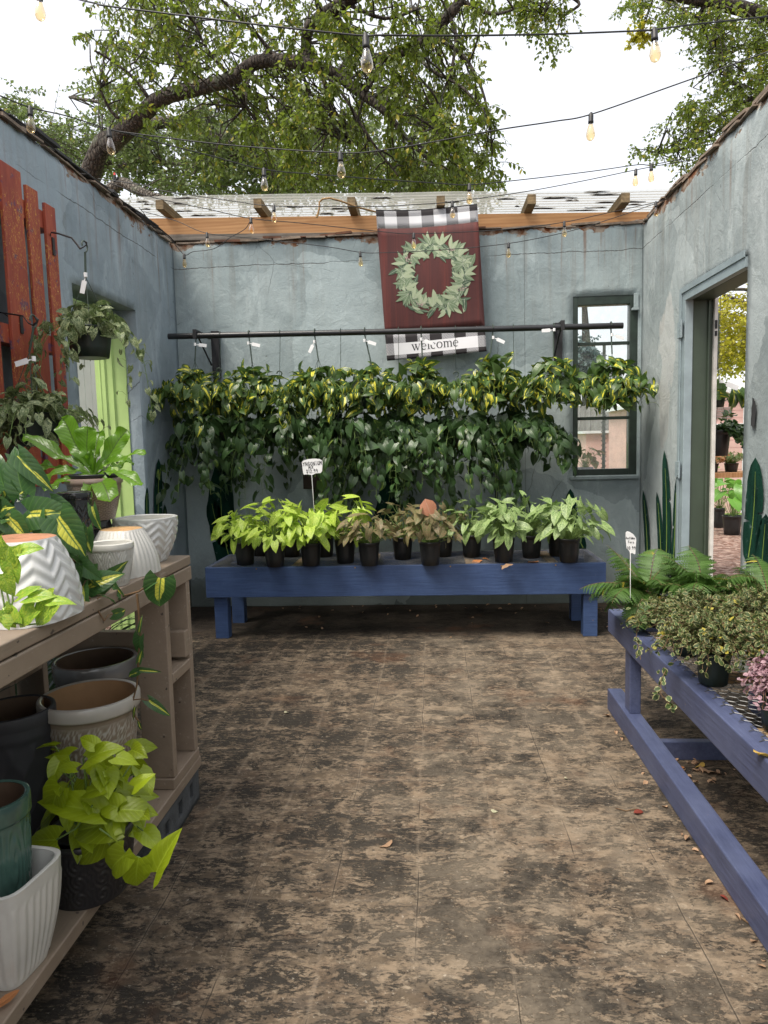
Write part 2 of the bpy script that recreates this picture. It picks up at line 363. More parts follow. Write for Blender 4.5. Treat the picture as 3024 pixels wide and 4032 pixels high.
bm_.add(vs, [(j*(N1+1)+i, j*(N1+1)+i+1, (j+1)*(N1+1)+i+1, (j+1)*(N1+1)+i) for j in range(N2) for i in range(N1)], 0, True)
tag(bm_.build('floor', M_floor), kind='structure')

# ------------------------------------------------------------ outside ground: bark mulch near the building, grass behind
def ground_mat():
    n = NT('mulch_and_grass'); o = n.obj(); x, y, z = n.xyz(o)
    f = n.vor(o, 22, out=1); g = n.noise(o, 9, 5, .7)
    c = n.mix(n.ramp(n.xyz(f)[0], [(.2, 0), (.9, 1)]), (.16, .075, .05), (.42, .30, .24))
    c = n.mix(n.ramp(g, [(.45, 0), (.7, 1)]), c, (.10, .06, .045))
    gr = n.mix(n.noise(o, 30, 5, .7), (.07, .15, .02), (.20, .32, .05))
    far = n.step(n.m('ADD', y, n.m('MULTIPLY', n.noise(o, 1, 4), 2)), 13.0, 13.8)
    c = n.mix(far, c, gr)
    return n.set(c, .95, n.bump(n.m('ADD', n.vor(o, 22), g), 1, .03))
g = MB(); R = 160
g.add([(-R, -R, -.03), (R, -R, -.03), (R, R, -.03), (-R, R, -.03)], [(0, 1, 2, 3)])
tag(g.build('ground', ground_mat()), kind='structure')

# ------------------------------------------------------------ walls with uneven faces and crumbling tops
def wall_mesh(s0, s1, holes, frame, th=.2, top=WT, step=.07, seed=0, amp=.010, toprag=.05, z0=-.05):
    """frame(s, d, z)->world; d = depth behind the face"""
    def cuts(a, b, extra):
        c = sorted(set([a, b] + [e for e in extra if a < e < b])); out = []
        for p, q in zip(c, c[1:]):
            k = max(1, round((q-p)/step)); out += [p+(q-p)*i/k for i in range(k)]
        return out+[b]
    S = cuts(s0, s1, [h[0] for h in holes]+[h[1] for h in holes]); Z = cuts(z0, top, [h[2] for h in holes]+[h[3] for h in holes])
    ns, nz = len(S), len(Z); mb = MB(); vs = []
    hedge = lambda s, z: any(h[0]-1e-6 <= s <= h[1]+1e-6 and h[2]-1e-6 <= z <= h[3]+1e-6 for h in holes)
    for layer in (0, 1):
        for k, z in enumerate(Z):
            for i, s in enumerate(S):
                rag = 0
                if k >= nz-2:
                    rag = (mnoise.noise(Vector((s*3+seed, seed, 0)))*.6 + mnoise.noise(Vector((s*11, seed+3, 1)))*.4)*toprag*(1 if k == nz-1 else .4)
                d = amp*(mnoise.noise(Vector((s*2.2+seed, z*2.2, seed)))+.5*mnoise.noise(Vector((s*7, z*7, seed+5)))) if layer == 0 else 0
                if hedge(s, z) or i in (0, ns-1): d = 0
                if layer == 0 and k == nz-1: d += .012+.02*abs(mnoise.noise(Vector((s*9, 2, seed))))
                vs.append(frame(s, d if layer == 0 else th, z+rag))
    idx = lambda l, k, i: l*ns*nz + k*ns + i
    def inside(i, k):
        sc, zc = (S[i]+S[i+1])/2, (Z[k]+Z[k+1])/2
        return any(h[0] < sc < h[1] and h[2] < zc < h[3] for h in holes)
    fs = []; mi = []
    solid = {(i, k) for i in range(ns-1) for k in range(nz-1) if not inside(i, k)}
    side = []
    for (i, k) in solid:
        fs.append((idx(0,k,i), idx(0,k,i+1), idx(0,k+1,i+1), idx(0,k+1,i)))
        side.append((idx(1,k,i+1), idx(1,k,i), idx(1,k+1,i), idx(1,k+1,i+1)))
        if (i-1, k) not in solid: side.append((idx(1,k,i), idx(0,k,i), idx(0,k+1,i), idx(1,k+1,i)))
        if (i+1, k) not in solid: side.append((idx(0,k,i+1), idx(1,k,i+1), idx(1,k+1,i+1), idx(0,k+1,i+1)))
        if (i, k-1) not in solid: side.append((idx(1,k,i), idx(1,k,i+1), idx(0,k,i+1), idx(0,k,i)))
        if (i, k+1) not in solid:
            (mi if k == nz-2 else side).append((idx(0,k+1,i), idx(0,k+1,i+1), idx(1,k+1,i+1), idx(1,k+1,i)))
    mb.add(vs, fs, 0, True)
    o = len(mb.v)-len(vs)
    for f in side: mb.f.append(tuple(o+q for q in f)); mb.m.append(0); mb.sm.append(False)
    for f in mi: mb.f.append(tuple(o+q for q in f)); mb.m.append(1); mb.sm.append(False)
    return mb
def rag_strip(mb, f, s0, s1, zc, seed, mi=0, w=.05):
    """broken felt and mortar lumps lying on the coping"""
    r = random.Random(seed); s = s0
    while s < s1:
        L = r.uniform(.08, .30); a = r.uniform(0, .03); h = r.uniform(.006, .022)
        z = zc+r.uniform(-.012, .012); d0 = -r.uniform(.0, .035); d1 = r.uniform(.06, .19)
        p = [f(s, d0, z), f(s+L, d0+r.uniform(-.02, .02), z+r.uniform(-.01, .01)), f(s+L, d1, z+.02), f(s, d1, z+.02)]
        q = [Vector(v)+Vector((0, 0, h)) for v in p]
        mb.add(list(p)+list(q), [(0,3,2,1),(4,5,6,7),(0,1,5,4),(1,2,6,5),(2,3,7,6),(3,0,4,7)], mi)
        s += L*r.uniform(.75, 1.25)
fL = lambda s, d, z: (XL-d, s, z)
fB = lambda s, d, z: (s, YD+d, z)
fR = lambda s, d, z: (XR+d, s, z)

# left wall
LD = (4.527, 5.51, -.05, 2.566)
wl = wall_mesh(-2.4, YD-.002, [LD], fL, th=.34, seed=3, toprag=.06, amp=.007).build('left_wall', [M_left, M_rawtop])
wl.name = 'stucco_wall'
tag(wl, 'blue-grey stucco wall with crumbling top edge holding the lime green doorway', 'wall')
c = MB(); rag_strip(c, fL, -2.2, 6.35, WT-.02, 5, 0); rag_strip(c, fL, -1.2, 6.3, WT+.015, 9, 1); c.build('coping', [M_rawtop, M_tar], wl)
# back wall
WIN = (1.245, 1.800, 1.156, 2.713)
wb = wall_mesh(XL-.34, XR+.2, [WIN], fB, th=.2, seed=11, toprag=.05, amp=.007).build('stucco_wall', [M_back, M_rawtop])
tag(wb, 'teal-grey back wall with a tall three-pane window and a ragged top under the timber beam', 'wall')
c = MB(); rag_strip(c, fB, -2.25, 1.78, WT-.015, 21, 0); rag_strip(c, fB, -1.9, .4, WT-.005, 23, 1); c.build('coping', [M_rawtop, M_rust], wb)
# right wall
RD = (4.331, 5.382, -.05, 2.510)
wr = wall_mesh(-2.4, YD-.002, [RD], fR, th=.2, seed=29, toprag=.05, amp=.007).build('stucco_wall', [M_right, M_rawtop])
tag(wr, 'pale grey stucco wall on the right with an open green-framed doorway', 'wall')
c = MB(); rag_strip(c, fR, -2.2, 6.3, WT-.02, 31, 0); rag_strip(c, fR, -1.2, 6.3, WT+.01, 37, 0); c.build('coping', [M_rawtop, M_rust], wr)

# window in the back wall
M_wgreen = plain('dark_green_window_paint', (.016, .028, .021), .45, .35, 14, .2)
M_glass = NT('dusty_window_glass')
def _glass():
    n = M_glass; o = n.obj()
    t = n.node('ShaderNodeBsdfTransparent', {0: (.93, .95, .95)}); gl = n.node('ShaderNodeBsdfGlossy', {0: (1, 1, 1), 1: .06})
    d = n.node('ShaderNodeBsdfTranslucent', {0: (.8, .8, .8)})
    f1 = n.node('ShaderNodeMixShader', {0: n.node('ShaderNodeFresnel', {0: 1.45}).outputs[0], 1: t.outputs[0], 2: gl.outputs[0]})
    f2 = n.node('ShaderNodeMixShader', {0: n.m('MULTIPLY', n.ramp(n.noise(o, 9, 5, .7), [(.4, .05), (.8, .3)]), .55), 1: f1.outputs[0], 2: d.outputs[0]})
    n.L.new(f2.outputs[0], n.out.inputs[0]); return n.mat
M_glass = _glass()
w = MB()
a, b, z0, z1 = WIN; yw = YD+.05
for p, q in (((a-.004, z0-.004), (a+.045, z1+.004)), ((b-.065, z0-.004), (b+.004, z1+.004))):
    w.box((p[0], yw-.045, p[1]), (q[0], yw+.05, q[1]))
w.box((a+.045, yw-.045, z0-.004), (b-.065, yw+.05, z0+.055)); w.box((a+.045, yw-.045, z1-.075), (b-.065, yw+.05, z1+.004))
wf = w.build('window', M_wgreen, wb, .004)
for zz in (1.660, 2.310):
    w = MB(); w.box((a+.047, yw-.012, zz-.014), (b-.067, yw+.02, zz+.014)); w.build('muntin', M_wgreen, wf, .002)
for p, q in ((z0+.056, 1.645), (1.675, 2.295), (2.325, z1-.076)):
    w = MB(); w.box((a+.046, yw+.006, p), (b-.066, yw+.010, q)); w.build('pane', M_glass, wf)
w = MB(); w.box((a-.03, YD-.03, z0-.035), (b+.012, YD+.003, z0-.006)); w.build('sill', M_back, wf, .004)
w = MB(); w.box((1.76, YD-.02, 2.60), (1.80, YD-.002, 2.72)); w.box((1.742, YD-.035, 2.575), (1.80, YD-.002, 2.597)); w.build('window_bracket', M_back, wf, .004)

# right doorway: trim, green jamb, hinges
M_trim = plain('pale_blue_trim', (.25, .31, .33), .5, .12, 8, .3)
M_jamb = plain('olive_green_jamb', (.042, .062, .040), .5, .15, 4, .1)
M_white = plain('chalky_white_edge', (.62, .60, .55), .7, .2, 9, .3)
ya, yb = RD[0], RD[1]
d = thing('doorway_frame', 'pale blue trim and olive green jamb lining the open doorway in the right wall', 'door frame', (XR+.1, yb, 0))
t = MB(); t.box((XR-.012, yb-.075, 0), (XR+.045, yb-.004, RD[3]-.002)); t.box((XR-.022, yb-.012, 0), (XR-.0125, yb+.03, RD[3])); t.build('trim', M_trim, d, .004)
t = MB(); t.box((XR-.014, ya+.004, RD[3]-.06), (XR+.035, yb-.077, RD[3]-.003)); t.box((XR-.022, ya, RD[3]-.005), (XR-.0145, yb+.02, RD[3]+.035)); t.box((XR-.018, ya+.01, RD[3]-.063), (XR+.0, yb-.08, RD[3]-.0605)); t.build('head_trim', M_trim, d, .004)
t = MB(); t.box((XR+.046, yb-.062, 0), (XR+.186, yb-.004, RD[3]-.062)); t.box((XR+.150, yb-.078, 0), (XR+.162, yb-.0625, RD[3]-.062)); t.build('jamb', M_jamb, d, .002)
t = MB(); t.box((XR+.036, ya+.004, RD[3]-.061), (XR+.19, yb-.063, RD[3]-.004)); t.build('head_jamb', M_jamb, d, .002)
t = MB(); t.box((XR+.187, yb-.09, 0), (XR+.212, yb-.004, RD[3]-.0)); t.build('outer_casing', M_white, d, .003)
for zz in (2.25, 1.24):
    h = MB(); h.box((XR-.030, yb-.062, zz-.055), (XR-.0225, yb+.035, zz+.06)); h.tube([(XR-.034, yb-.066, zz-.06), (XR-.034, yb-.066, zz+.065)], .007, 8)
    for k in range(3): h.tube([(XR-.032, yb-.03+.02*(k % 2), zz-.035+.035*k), (XR-.034, yb-.03+.02*(k % 2), zz-.035+.035*k)], .005, 8)
    h.build('hinge', M_trim, d, .0015)
h = MB(); h.box((XR+.19, yb-.10, 2.24), (XR+.205, yb-.075, 2.30)); h.box((XR+.19, yb-.10, 2.19), (XR+.205, yb-.075, 2.225)); h.build('latch_plate', M_tar, d, .002)
# knocked-out lock hole beside the doorway, its shaded inside a flat dark patch
p = at(1633, 893, x=XR); h = MB()
pts = []; r = random.Random(4)
for k in range(18):
    t_ = 2*pi*k/18; pts.append((.028*cos(t_)*(1+.35*r.uniform(-1, 1)), .095*sin(t_)*(1+.2*r.uniform(-1, 1))))
h.add([(XR-.014, p.y+a_, p.z+b_) for a_, b_ in pts], [tuple(range(18))]); h.build('lock_hole_shade', M_tar, wr)
# lime green door frame in the left wall
M_lime = plain('lime_green_gloss', (.40, .56, .20), .4, .08, 6, .2)
M_whited = plain('white_door_panel', (.72, .76, .70), .6, .08, 3, .1)
d = thing('lime_door', 'lime green stepped door frame set deep in the left wall', 'door', (XL-.3, 5.3, 0))
yb = LD[1]; xa = XL-.10; zt = LD[3]-.055
t = MB(); t.box((xa-.10, yb-.012, 0), (xa, yb-.003, zt)); t.box((xa-.155, yb-.03, 0), (xa-.101, yb-.003, zt)); t.box((xa-.235, yb-.045, 0), (xa-.156, yb-.003, zt)); t.tube([(xa-.1005, yb-.014, 0), (xa-.1005, yb-.014, zt-.03)], .007, 8); t.tube([(xa-.1555, yb-.032, 0), (xa-.1555, yb-.032, zt-.05)], .007, 8); t.tube([(xa-.195, yb-.046, 0), (xa-.195, yb-.046, zt-.05)], .006, 8); t.build('door_frame', M_lime, d, .003)
t = MB(); t.box((xa-.10, LD[0]+.003, zt-.012), (xa, yb-.013, zt)); t.box((xa-.155, LD[0]+.003, zt-.03), (xa-.101, yb-.031, zt)); t.box((xa-.235, LD[0]+.003, zt-.05), (xa-.156, yb-.046, zt)); t.build('head', M_lime, d, .003)
s_ = thing('board_fence', 'white painted board fence standing in daylight just beyond the lime doorway', 'fence', (XL-1.8, 6.5, 0)); t = MB()
for k in range(30): t.box((XL-1.55, 3.2+.16*k, -.03), (XL-1.52, 3.35+.16*k, 3.0))
t.build('boards', M_whited, s_); t = MB(); t.box((XL-1.60, 3.2, .4), (XL-1.551, 8.0, .5)); t.box((XL-1.60, 3.2, 2.4), (XL-1.551, 8.0, 2.5)); t.build('rails', M_whited, s_)
# painted leaves (mural)
M_mural = NT('mural_green')
def _mur():
    n = M_mural; o = n.obj(); f = n.noise(n.mp(o, (1, 1, .3)), 12, 3)
    c = n.mix(n.ramp(f, [(.35, 0), (.7, 1)]), (.004, .022, .016), (.011, .058, .036)); c = n.mix(n.m('MULTIPLY', n.step(n.noise(o, 15, 5, .75), .60, .68), .6), c, (.15, .20, .20)); return n.set(c, .8, n.bump(n.noise(o, 38, 5, .7), .5, .01), Specular_IOR_Level=.1)
M_mural = _mur(); M_murvein = plain('mural_vein_yellow', (.20, .30, .05), .6, .2, 20)
def mural(pts, vein, plane, off, parent):
    def P(u, v, e=0):
        (k, val), = plane.items(); return tuple(at(u, v, **{k: val+off*(1+e)}))
    # fan outline (clockwise) -> one polygon thickened by nothing: it is paint
    me = MB(); me.add([P(u, v) for u, v in pts], [tuple(range(len(pts)))])
    if vein:
        for vl, w_ in vein:
            L = []; Rr = []
            for i, (u, v) in enumerate(vl):
                uu, vv = (vl[i+1] if i+1 < len(vl) else vl[i]); pu, pv = vl[i-1] if i else vl[0]
                dx, dy = uu-pu, vv-pv; l = sqrt(dx*dx+dy*dy) or 1; ww = w_*(1-i/(len(vl)-1)*.7)
                L.append(P(u-dy/l*ww, v+dx/l*ww, .12)); Rr.append(P(u+dy/l*ww, v-dx/l*ww, .12))
            k = len(vl); me.add(L+Rr, [(i, i+1, k+i+1, k+i) for i in range(k-1)], 1)
    return me.build('painted_leaf', [M_mural, M_murvein], parent)
def banana(base, tip, w, notch=(), bend=0, seed=0):
    """outline of a painted banana leaf from base to tip (photo units)"""
    r = random.Random(seed); (bx, by), (tx, ty) = base, tip; L = sqrt((tx-bx)**2+(ty-by)**2)
    dx, dy = (tx-bx)/L, (ty-by)/L; nx, ny = -dy, dx
    def C(t): return (bx+dx*L*t+nx*bend*sin(pi*t), by+dy*L*t+ny*bend*sin(pi*t))
    a, b = [], []
    for i in range(15):
        t = i/14; ww = w*(.10 if t < .10 else min(1, (t-.02)/.28)**.6*(1-max(0, (t-.55)/.45)**2.3)**.6)
        cx, cy = C(t); wl_ = ww*(1+r.uniform(-.04, .04)); wr_ = ww*(1+r.uniform(-.04, .04))
        a.append((cx+nx*wl_, cy+ny*wl_)); b.append((cx-nx*wr_, cy-ny*wr_))
        if i in notch: cx, cy = C(t+.012); a.append((cx+nx*ww*.35, cy+ny*ww*.35)); cx, cy = C(t+.03); a.append((cx+nx*ww, cy+ny*ww))
        if -i in notch: cx, cy = C(t+.012); b.append((cx-nx*ww*.35, cy-ny*ww*.35)); cx, cy = C(t+.03); b.append((cx-nx*ww, cy-ny*ww))
    return a+b[::-1], [([C(t/8) for t in range(1, 8)], 1.1)]
for base, tip, wd, nt_, bd, pl, par, of in [
    ((528,1300),(480,985),29,(8,-6),-22,{'y': YD},wb,-.0115), ((500,1195),(455,1072),17,(7,),-8,{'y': YD},wb,-.0115),
    ((812,1180),(850,1010),24,(),6,{'y': YD},wb,-.0115), ((1270,1200),(1232,1056),15,(),-14,{'y': YD},wb,-.0115),
    ((341,1180),(343,990),9,(6,),0,{'x': XL},wl,.0115), ((321,1160),(318,1052),5,(5,),-2,{'x': XL},wl,.0115), ((360,1180),(356,1090),5.5,(),0,{'x': XL},wl,.0115),
    ((1436,1290),(1435,972),9,(9,),5,{'x': XR},wr,-.0115), ((1399,1240),(1389,1058),5.5,(),3,{'x': XR},wr,-.0115), ((1428,1260),(1419,1062),6,(6,),3,{'x': XR},wr,-.0115), ((1450,1290),(1461,1032),5.5,(-8,),2,{'x': XR},wr,-.0115),
    ((1612,1235),(1632,988),19,(7,-6),6,{'x': XR},wr,-.0115), ((1640,1290),(1655,1110),17,(7,),0,{'x': XR},wr,-.0115)]:
    ol, ve = banana(base, tip, wd, nt_, bd, seed=int(tip[0])); mural(ol, ve, pl, of, par)

# ------------------------------------------------------------ beam, rafters and corrugated sheet over the back wall
def wood_mat(name, a, b, grain='x', knots=True, rough=.6, darkening=0):
    n = NT(name); o = n.obj(); sc = {'x': (.6, 9, 9), 'y': (9, .6, 9), 'z': (9, 9, .6)}[grain]
    v = n.mp(o, sc); wv = n.noise(v, 2.2, 5, .6, 1.2); g2 = n.wave(n.mp(o, tuple(q*.8 for q in sc)), 1.5, 6, 3, .6, 'Z' if grain != 'z' else 'X')
    c = n.mix(n.ramp(n.m('ADD', n.m('MULTIPLY', wv, .85), n.m('MULTIPLY', g2, .15)), [(.35, 0), (.65, 1)]), a, b)
    if knots:
        k = n.vor(n.mp(o, tuple(q*.22 if q > 1 else q for q in sc)), 2.6); c = n.mix(n.m('SUBTRACT', 1, n.step(k, .03, .075)), c, tuple(q*.35 for q in a))
    if darkening: c = n.mix(n.m('MULTIPLY', n.ramp(n.noise(o, 6, 5, .7), [(.45, 0), (.7, 1)]), darkening), c, (.05, .045, .03))  # random dirt blotches on the timber
    return n.set(c, rough, n.bump(wv, .25, .004))
M_beam = wood_mat('fresh_pine_beam', (.40, .19, .07), (.54, .29, .12))
M_raft = wood_mat('weathered_rafter', (.13, .085, .04), (.24, .17, .085), 'y', False, .8, .5)
M_grey = wood_mat('grey_wall_plate', (.13, .11, .09), (.25, .215, .18), 'x', False, .85, .5)
def corr_mat():
    n = NT('milky_corrugated_sheet'); o = n.obj(); x, y, z = n.xyz(o)
    t = n.node('ShaderNodeBsdfTransparent', {0: (.92, .93, .92)}); tr = n.node('ShaderNodeBsdfTranslucent', {0: (.48, .48, .45)}); gl = n.node('ShaderNodeBsdfGlossy', {0: (.8, .8, .8), 1: .25})
    a = n.node('ShaderNodeMixShader', {0: n.ramp(n.noise(o, 5, 5, .7), [(.3, .42), (.7, .55)]), 1: t.outputs[0], 2: tr.outputs[0]})
    b = n.node('ShaderNodeMixShader', {0: .06, 1: a.outputs[0], 2: gl.outputs[0]})
    df = n.node('ShaderNodeBsdfDiffuse', {0: (.035, .022, .015)})
    ph = n.m('ABSOLUTE', n.m('SUBTRACT', n.m('FRACT', n.m('DIVIDE', y, .0675)), .5))
    d = n.m('MULTIPLY', n.step(n.noise(n.mp(o, (1.6, 7, 1)), 3.2, 6, .75), .56, .60), n.step(ph, .28, .40)); d = n.m('MAXIMUM', d, n.m('MULTIPLY', n.step(ph, .36, .46), .75))
    c = n.node('ShaderNodeMixShader', {0: d, 1: b.outputs[0], 2: df.outputs[0]})
    n.L.new(c.outputs[0], n.out.inputs[0]); return n.mat
M_corr = corr_mat()
rf = thing('lean_to_roof', 'corrugated translucent roof on weathered rafters and a fresh pine beam along the back wall', 'roof', (-.2, 6.5, 3.4))
def sag(o):
    for v in o.data.vertices: v.co.z += .045-.0325*(v.co.x-XL)-.018
    return o
b_ = MB(); b_.box((XL-.3, YD+.06, 3.375), (XR+.1, YD+.10, 3.525)); sag(b_.build('beam', M_beam, rf, .003))
b_ = MB(); b_.box((XL-.25, YD+.02, 3.318), (XR-1.9, YD+.13, 3.345)); b_.box((XL-.25, YD+.03, 3.346), (XR-2.2, YD+.13, 3.3745)); sag(b_.build('wall_plate', M_grey, rf, .002))
for k, x in enumerate((-2.33, -1.47, -.66, .10, .86, 1.63)):
    b_ = MB(); b_.box((x-.025, 6.24, 3.527), (x+.045, 7.9, 3.606)); sag(b_.build('rafter', M_raft, rf, .003))
b_ = MB(); nx, ny = 40, 232; vs = []
for j in range(ny+1):
    y = 6.22 + (8.0-6.22)*j/ny
    for i in range(nx+1):
        x = -3.0+5.3*i/nx; vs.append((x, y, 3.622+.009*sin(2*pi*y/.0675)+.004*mnoise.noise(Vector((x*2, y*2, 0)))))
b_.add(vs, [(j*(nx+1)+i, j*(nx+1)+i+1, (j+1)*(nx+1)+i+1, (j+1)*(nx+1)+i) for j in range(ny) for i in range(nx)], 0, True)
sag(b_.build('corrugated_sheet', M_corr, rf))
r = random.Random(8)
lit = MB()
for k in range(110):      # rotten leaves caught in the valleys of the sheet
    y = 6.22+.0675*(.5+r.randrange(0, 25)); x = r.uniform(-2.7, 1.9); L = r.uniform(.04, .3)
    ps = [(x+L*i/5, y+r.uniform(-.006, .006), 3.618+r.uniform(0, .008)) for i in range(6)]
    lit.tube(ps, [.003]+[r.uniform(.006, .014) for _ in range(4)]+[.003], 5, flat=.6)
o = tag(sag(lit.build('leaf_litter', M_tar)), 'dark rotten leaves caught in the valleys of the corrugated roof', 'leaf litter', kind='stuff')
# rope and a hook on the beam
M_rope = plain('jute_rope', (.26, .16, .07), .9, .3, 60, .6)
rp = [at(690,450,y=6.0), at(690,437,y=6.0), at(697,430,y=6.0), at(712,428,y=6.0), at(735,434,y=6.02), at(770,447,y=6.1), at(812,458,y=6.3)]
b_ = MB(); b_.tube([at(684,470,y=6.0), at(687,462,y=6.0)]+rp, [.012,.009]+[.008]*7, 6)
tag(b_.build('jute_rope', M_rope), 'frayed jute rope tied round a rafter end left of the flag', 'rope')

# ------------------------------------------------------------ sky and sun
wd = bpy.data.worlds.new('World'); scene.world = wd; wd.use_nodes = True; t = wd.node_tree; t.nodes.clear()
SUN_EL, SUN_AZ = radians(60), radians(-135)
sk = t.nodes.new('ShaderNodeTexSky'); sk.sky_type = 'NISHITA'; sk.sun_disc = False; sk.sun_elevation = SUN_EL; sk.sun_rotation = SUN_AZ; sk.air_density = 1.0; sk.dust_density = 4
b1 = t.nodes.new('ShaderNodeBackground'); b1.inputs[1].default_value = .07; t.links.new(sk.outputs[0], b1.inputs[0])
b2 = t.nodes.new('ShaderNodeBackground'); b2.inputs[0].default_value = (1, .965, .915, 1); b2.inputs[1].default_value = .56      # thin bright overcast
ad = t.nodes.new('ShaderNodeAddShader'); ou = t.nodes.new('ShaderNodeOutputWorld')
t.links.new(b1.outputs[0], ad.inputs[0]); t.links.new(b2.outputs[0], ad.inputs[1]); t.links.new(ad.outputs[0], ou.inputs[0])
sl_ = bpy.data.lights.new('sun', 'SUN'); sl_.energy = 2.6; sl_.angle = radians(24); sl_.color = (1, .94, .84)
so = bpy.data.objects.new('sun', sl_); COL.objects.link(so)
dv = Vector((sin(SUN_AZ)*cos(SUN_EL), cos(SUN_AZ)*cos(SUN_EL), sin(SUN_EL)))   # towards the sun
so.rotation_euler = dv.to_track_quat('Z', 'Y').to_euler()
scene.view_settings.view_transform = 'Standard'; scene.view_settings.look = 'None'
scene.view_settings.exposure = .80; scene.view_settings.gamma = 1
scene.render.engine = 'CYCLES'; scene.cycles.use_denoising = True; scene.cycles.max_bounces = 8; scene.cycles.transparent_max_bounces = 16
scene.cycles.sample_clamp_indirect = 6
# ------------------------------------------------------------ trees
def bark(name, a, b):
    n = NT(name); o = n.obj(); v = n.vor(n.mp(o, (1, 1, .45)), 22, 'DISTANCE_TO_EDGE'); f = n.noise(o, 6, 5, .7)
    c = n.mix(n.ramp(v, [(.0, 0), (.25, 1)]), tuple(q*.45 for q in a), n.mix(f, a, b))
    c = n.mix(n.m('MULTIPLY', n.ramp(n.noise(o, 3, 4), [(.55, 0), (.65, 1)]), .5), c, (.16, .19, .13))
    return n.set(c, .95, n.bump(n.m('ADD', n.ramp(v, [(0, 0), (.3, 1)]), f), 1, .02))
M_bark = bark('oak_bark', (.035, .027, .021), (.085, .068, .052))
M_bark2 = bark('pale_oak_bark', (.10, .085, .07), (.22, .20, .17))
M_oak = leafmat('oak_leaf_near', (.105, .145, .016), vein=(.16, .21, .06), trans=.5, rough=.32, rv=.55, nveins=5, yellow=.08)  # yellow share: single leaves coloured yellow as sunlit spots
M_oak2 = leafmat('oak_leaf_far', (.115, .16, .05), trans=.4, rough=.5, rv=.45, yellow=.05)  # here too the yellow leaves paint sunlit spots into the crown
M_oak3 = leafmat('yellowing_leaf', (.36, .34, .03), trans=.5, rough=.5, rv=.3, yellow=.2)
V_oak = variants('lance', 3, 1, (.2, 1.1), (.1, .5), .8, n=8, seed=2)
V_far = variants('oval', 2, 1, (.2, .9), (.1, .4), .5, n=5, seed=3)
def rv3(s=1): return Vector((random.gauss(0, s), random.gauss(0, s), random.gauss(0, s)))
def limb(mb, pts, rpx, n=10, wob=.03, sub=4):
    """pts (u, v, depth) -> smooth bark tube; rpx radius in photo units"""
    P = [at(u, v, y=y) for u, v, y in pts]; Rr = [r*y/FPX for r, (_, _, y) in zip(rpx, pts)]
    return limb3(mb, P, Rr, n, wob, sub)
def limb3(mb, P, Rr, n=8, wob=.03, sub=4):
    out = []; rr = []
    for i in range(len(P)-1):
        p0, p1, p2, p3 = P[max(i-1, 0)], P[i], P[i+1], P[min(i+2, len(P)-1)]
        for k in range(sub):
            t = k/sub
            q = .5*((2*p1)+(p2-p0)*t+(2*p0-5*p1+4*p2-p3)*t*t+(3*p1-p0-3*p2+p3)*t**3)
            out.append(q+rv3(wob*Rr[i])); rr.append(Rr[i]*(1-t)+Rr[i+1]*t)
    out.append(P[-1]); rr.append(Rr[-1]); mb.tube(out, rr, n)
    return out
def near_pt(skel, c): return min(skel, key=lambda p: (p-c).length_squared)
def spray(lv, tw, c, size, nt, nl, leaf, droop=.5, tr=.004):
    """twigs radiating from a clump centre with alternate leaves"""
    for _ in range(nt):
        d = rv3(); d.z = d.z*.6-droop*.6; d.normalize(); L = size*random.uniform(.5, 1.15); p = c+rv3(size*.18); pts = [p.copy()]
        side = d.orthogonal().normalized()
        for k in range(nl):
            t = k/nl; d = (d+Vector((0, 0, -.10*droop))+rv3(.07)).normalized(); p = p+d*(L/nl)
            if k % 3 == 0: pts.append(p.copy())
            side = (Matrix.Rotation(2.4, 3, d) @ side)
            ld = (d*.5+side*.8+Vector((0, 0, -.45*droop))+rv3(.2)).normalized()
            up = Vector((0, 0, 1))+rv3(.45)
            lv.add(p, ld, up, leaf*random.uniform(.65, 1.2), 1.0)
        pts.append(p.copy())
        if tw is not None and len(pts) > 2: tw.tube(pts, [tr*(1-i/len(pts)*.7) for i in range(len(pts))], 4, caps=False)
def in_ell(rs):
    """random point in a list of ellipses (cx, cy, rx, ry, weight)"""
    w = [e[2]*e[3]*(e[4] if len(e) > 4 else 1) for e in rs]; e = random.choices(rs, w)[0]
    a = random.uniform(0, 2*pi); r_ = sqrt(random.random()); return e[0]+e[2]*r_*cos(a), e[1]+e[3]*r_*sin(a)
random.seed(41)
# near oak
oak = thing('oak_tree', 'large live oak whose dark limbs and drooping leafy sprays arch over the back wall', 'tree', (-6.2, 10.8, 0))
tk = MB(); skel = []
base = [Vector((-6.3, 10.9, -.1)), Vector((-6.0, 10.6, 1.4)), Vector((-5.6, 10.2, 3.2))]
l1 = [(208,342,9.5),(240,312,9.3),(280,275,9.1),(310,245,9.0),(350,212,8.9),(425,192,8.8),(500,170,8.7),(550,137,8.6),(600,131,8.5),(665,139,8.4),(725,160,8.4),(770,195,8.3),(830,240,8.2),(880,300,8.1),(925,345,8.0)]
P1 = base+[at(u, v, y=y) for u, v, y in l1]; R1 = [.36, .30, .24]+[r*9/FPX for r in (21,20,19,17,16,14,13.5,13,12.5,12,11,9.5,7,4.5,2.5)]
skel += limb3(tk, P1, R1, 12); 
trk = tk.build('trunk', M_bark, oak)
lm = MB()
skel += limb(lm, [(664,137,8.4),(661,95,8.4),(668,62,8.3),(700,30,8.2),(745,6,8.1),(790,-25,8.0),(850,-80,7.9)], [11,11,12,12,13,13,12]); lm.build('limb', M_bark, oak); lm = MB()
skel += limb(lm, [(1010,-60,7.8),(994,0,7.9),(972,32,7.9),(930,75,8.0),(890,103,8.0),(829,124,8.1),(790,118,8.1),(762,90,8.1),(738,55,8.2),(720,25,8.2)], [11,11,11,10.5,10,9.5,8.5,7.5,7,6.5]); lm.build('limb', M_bark, oak)
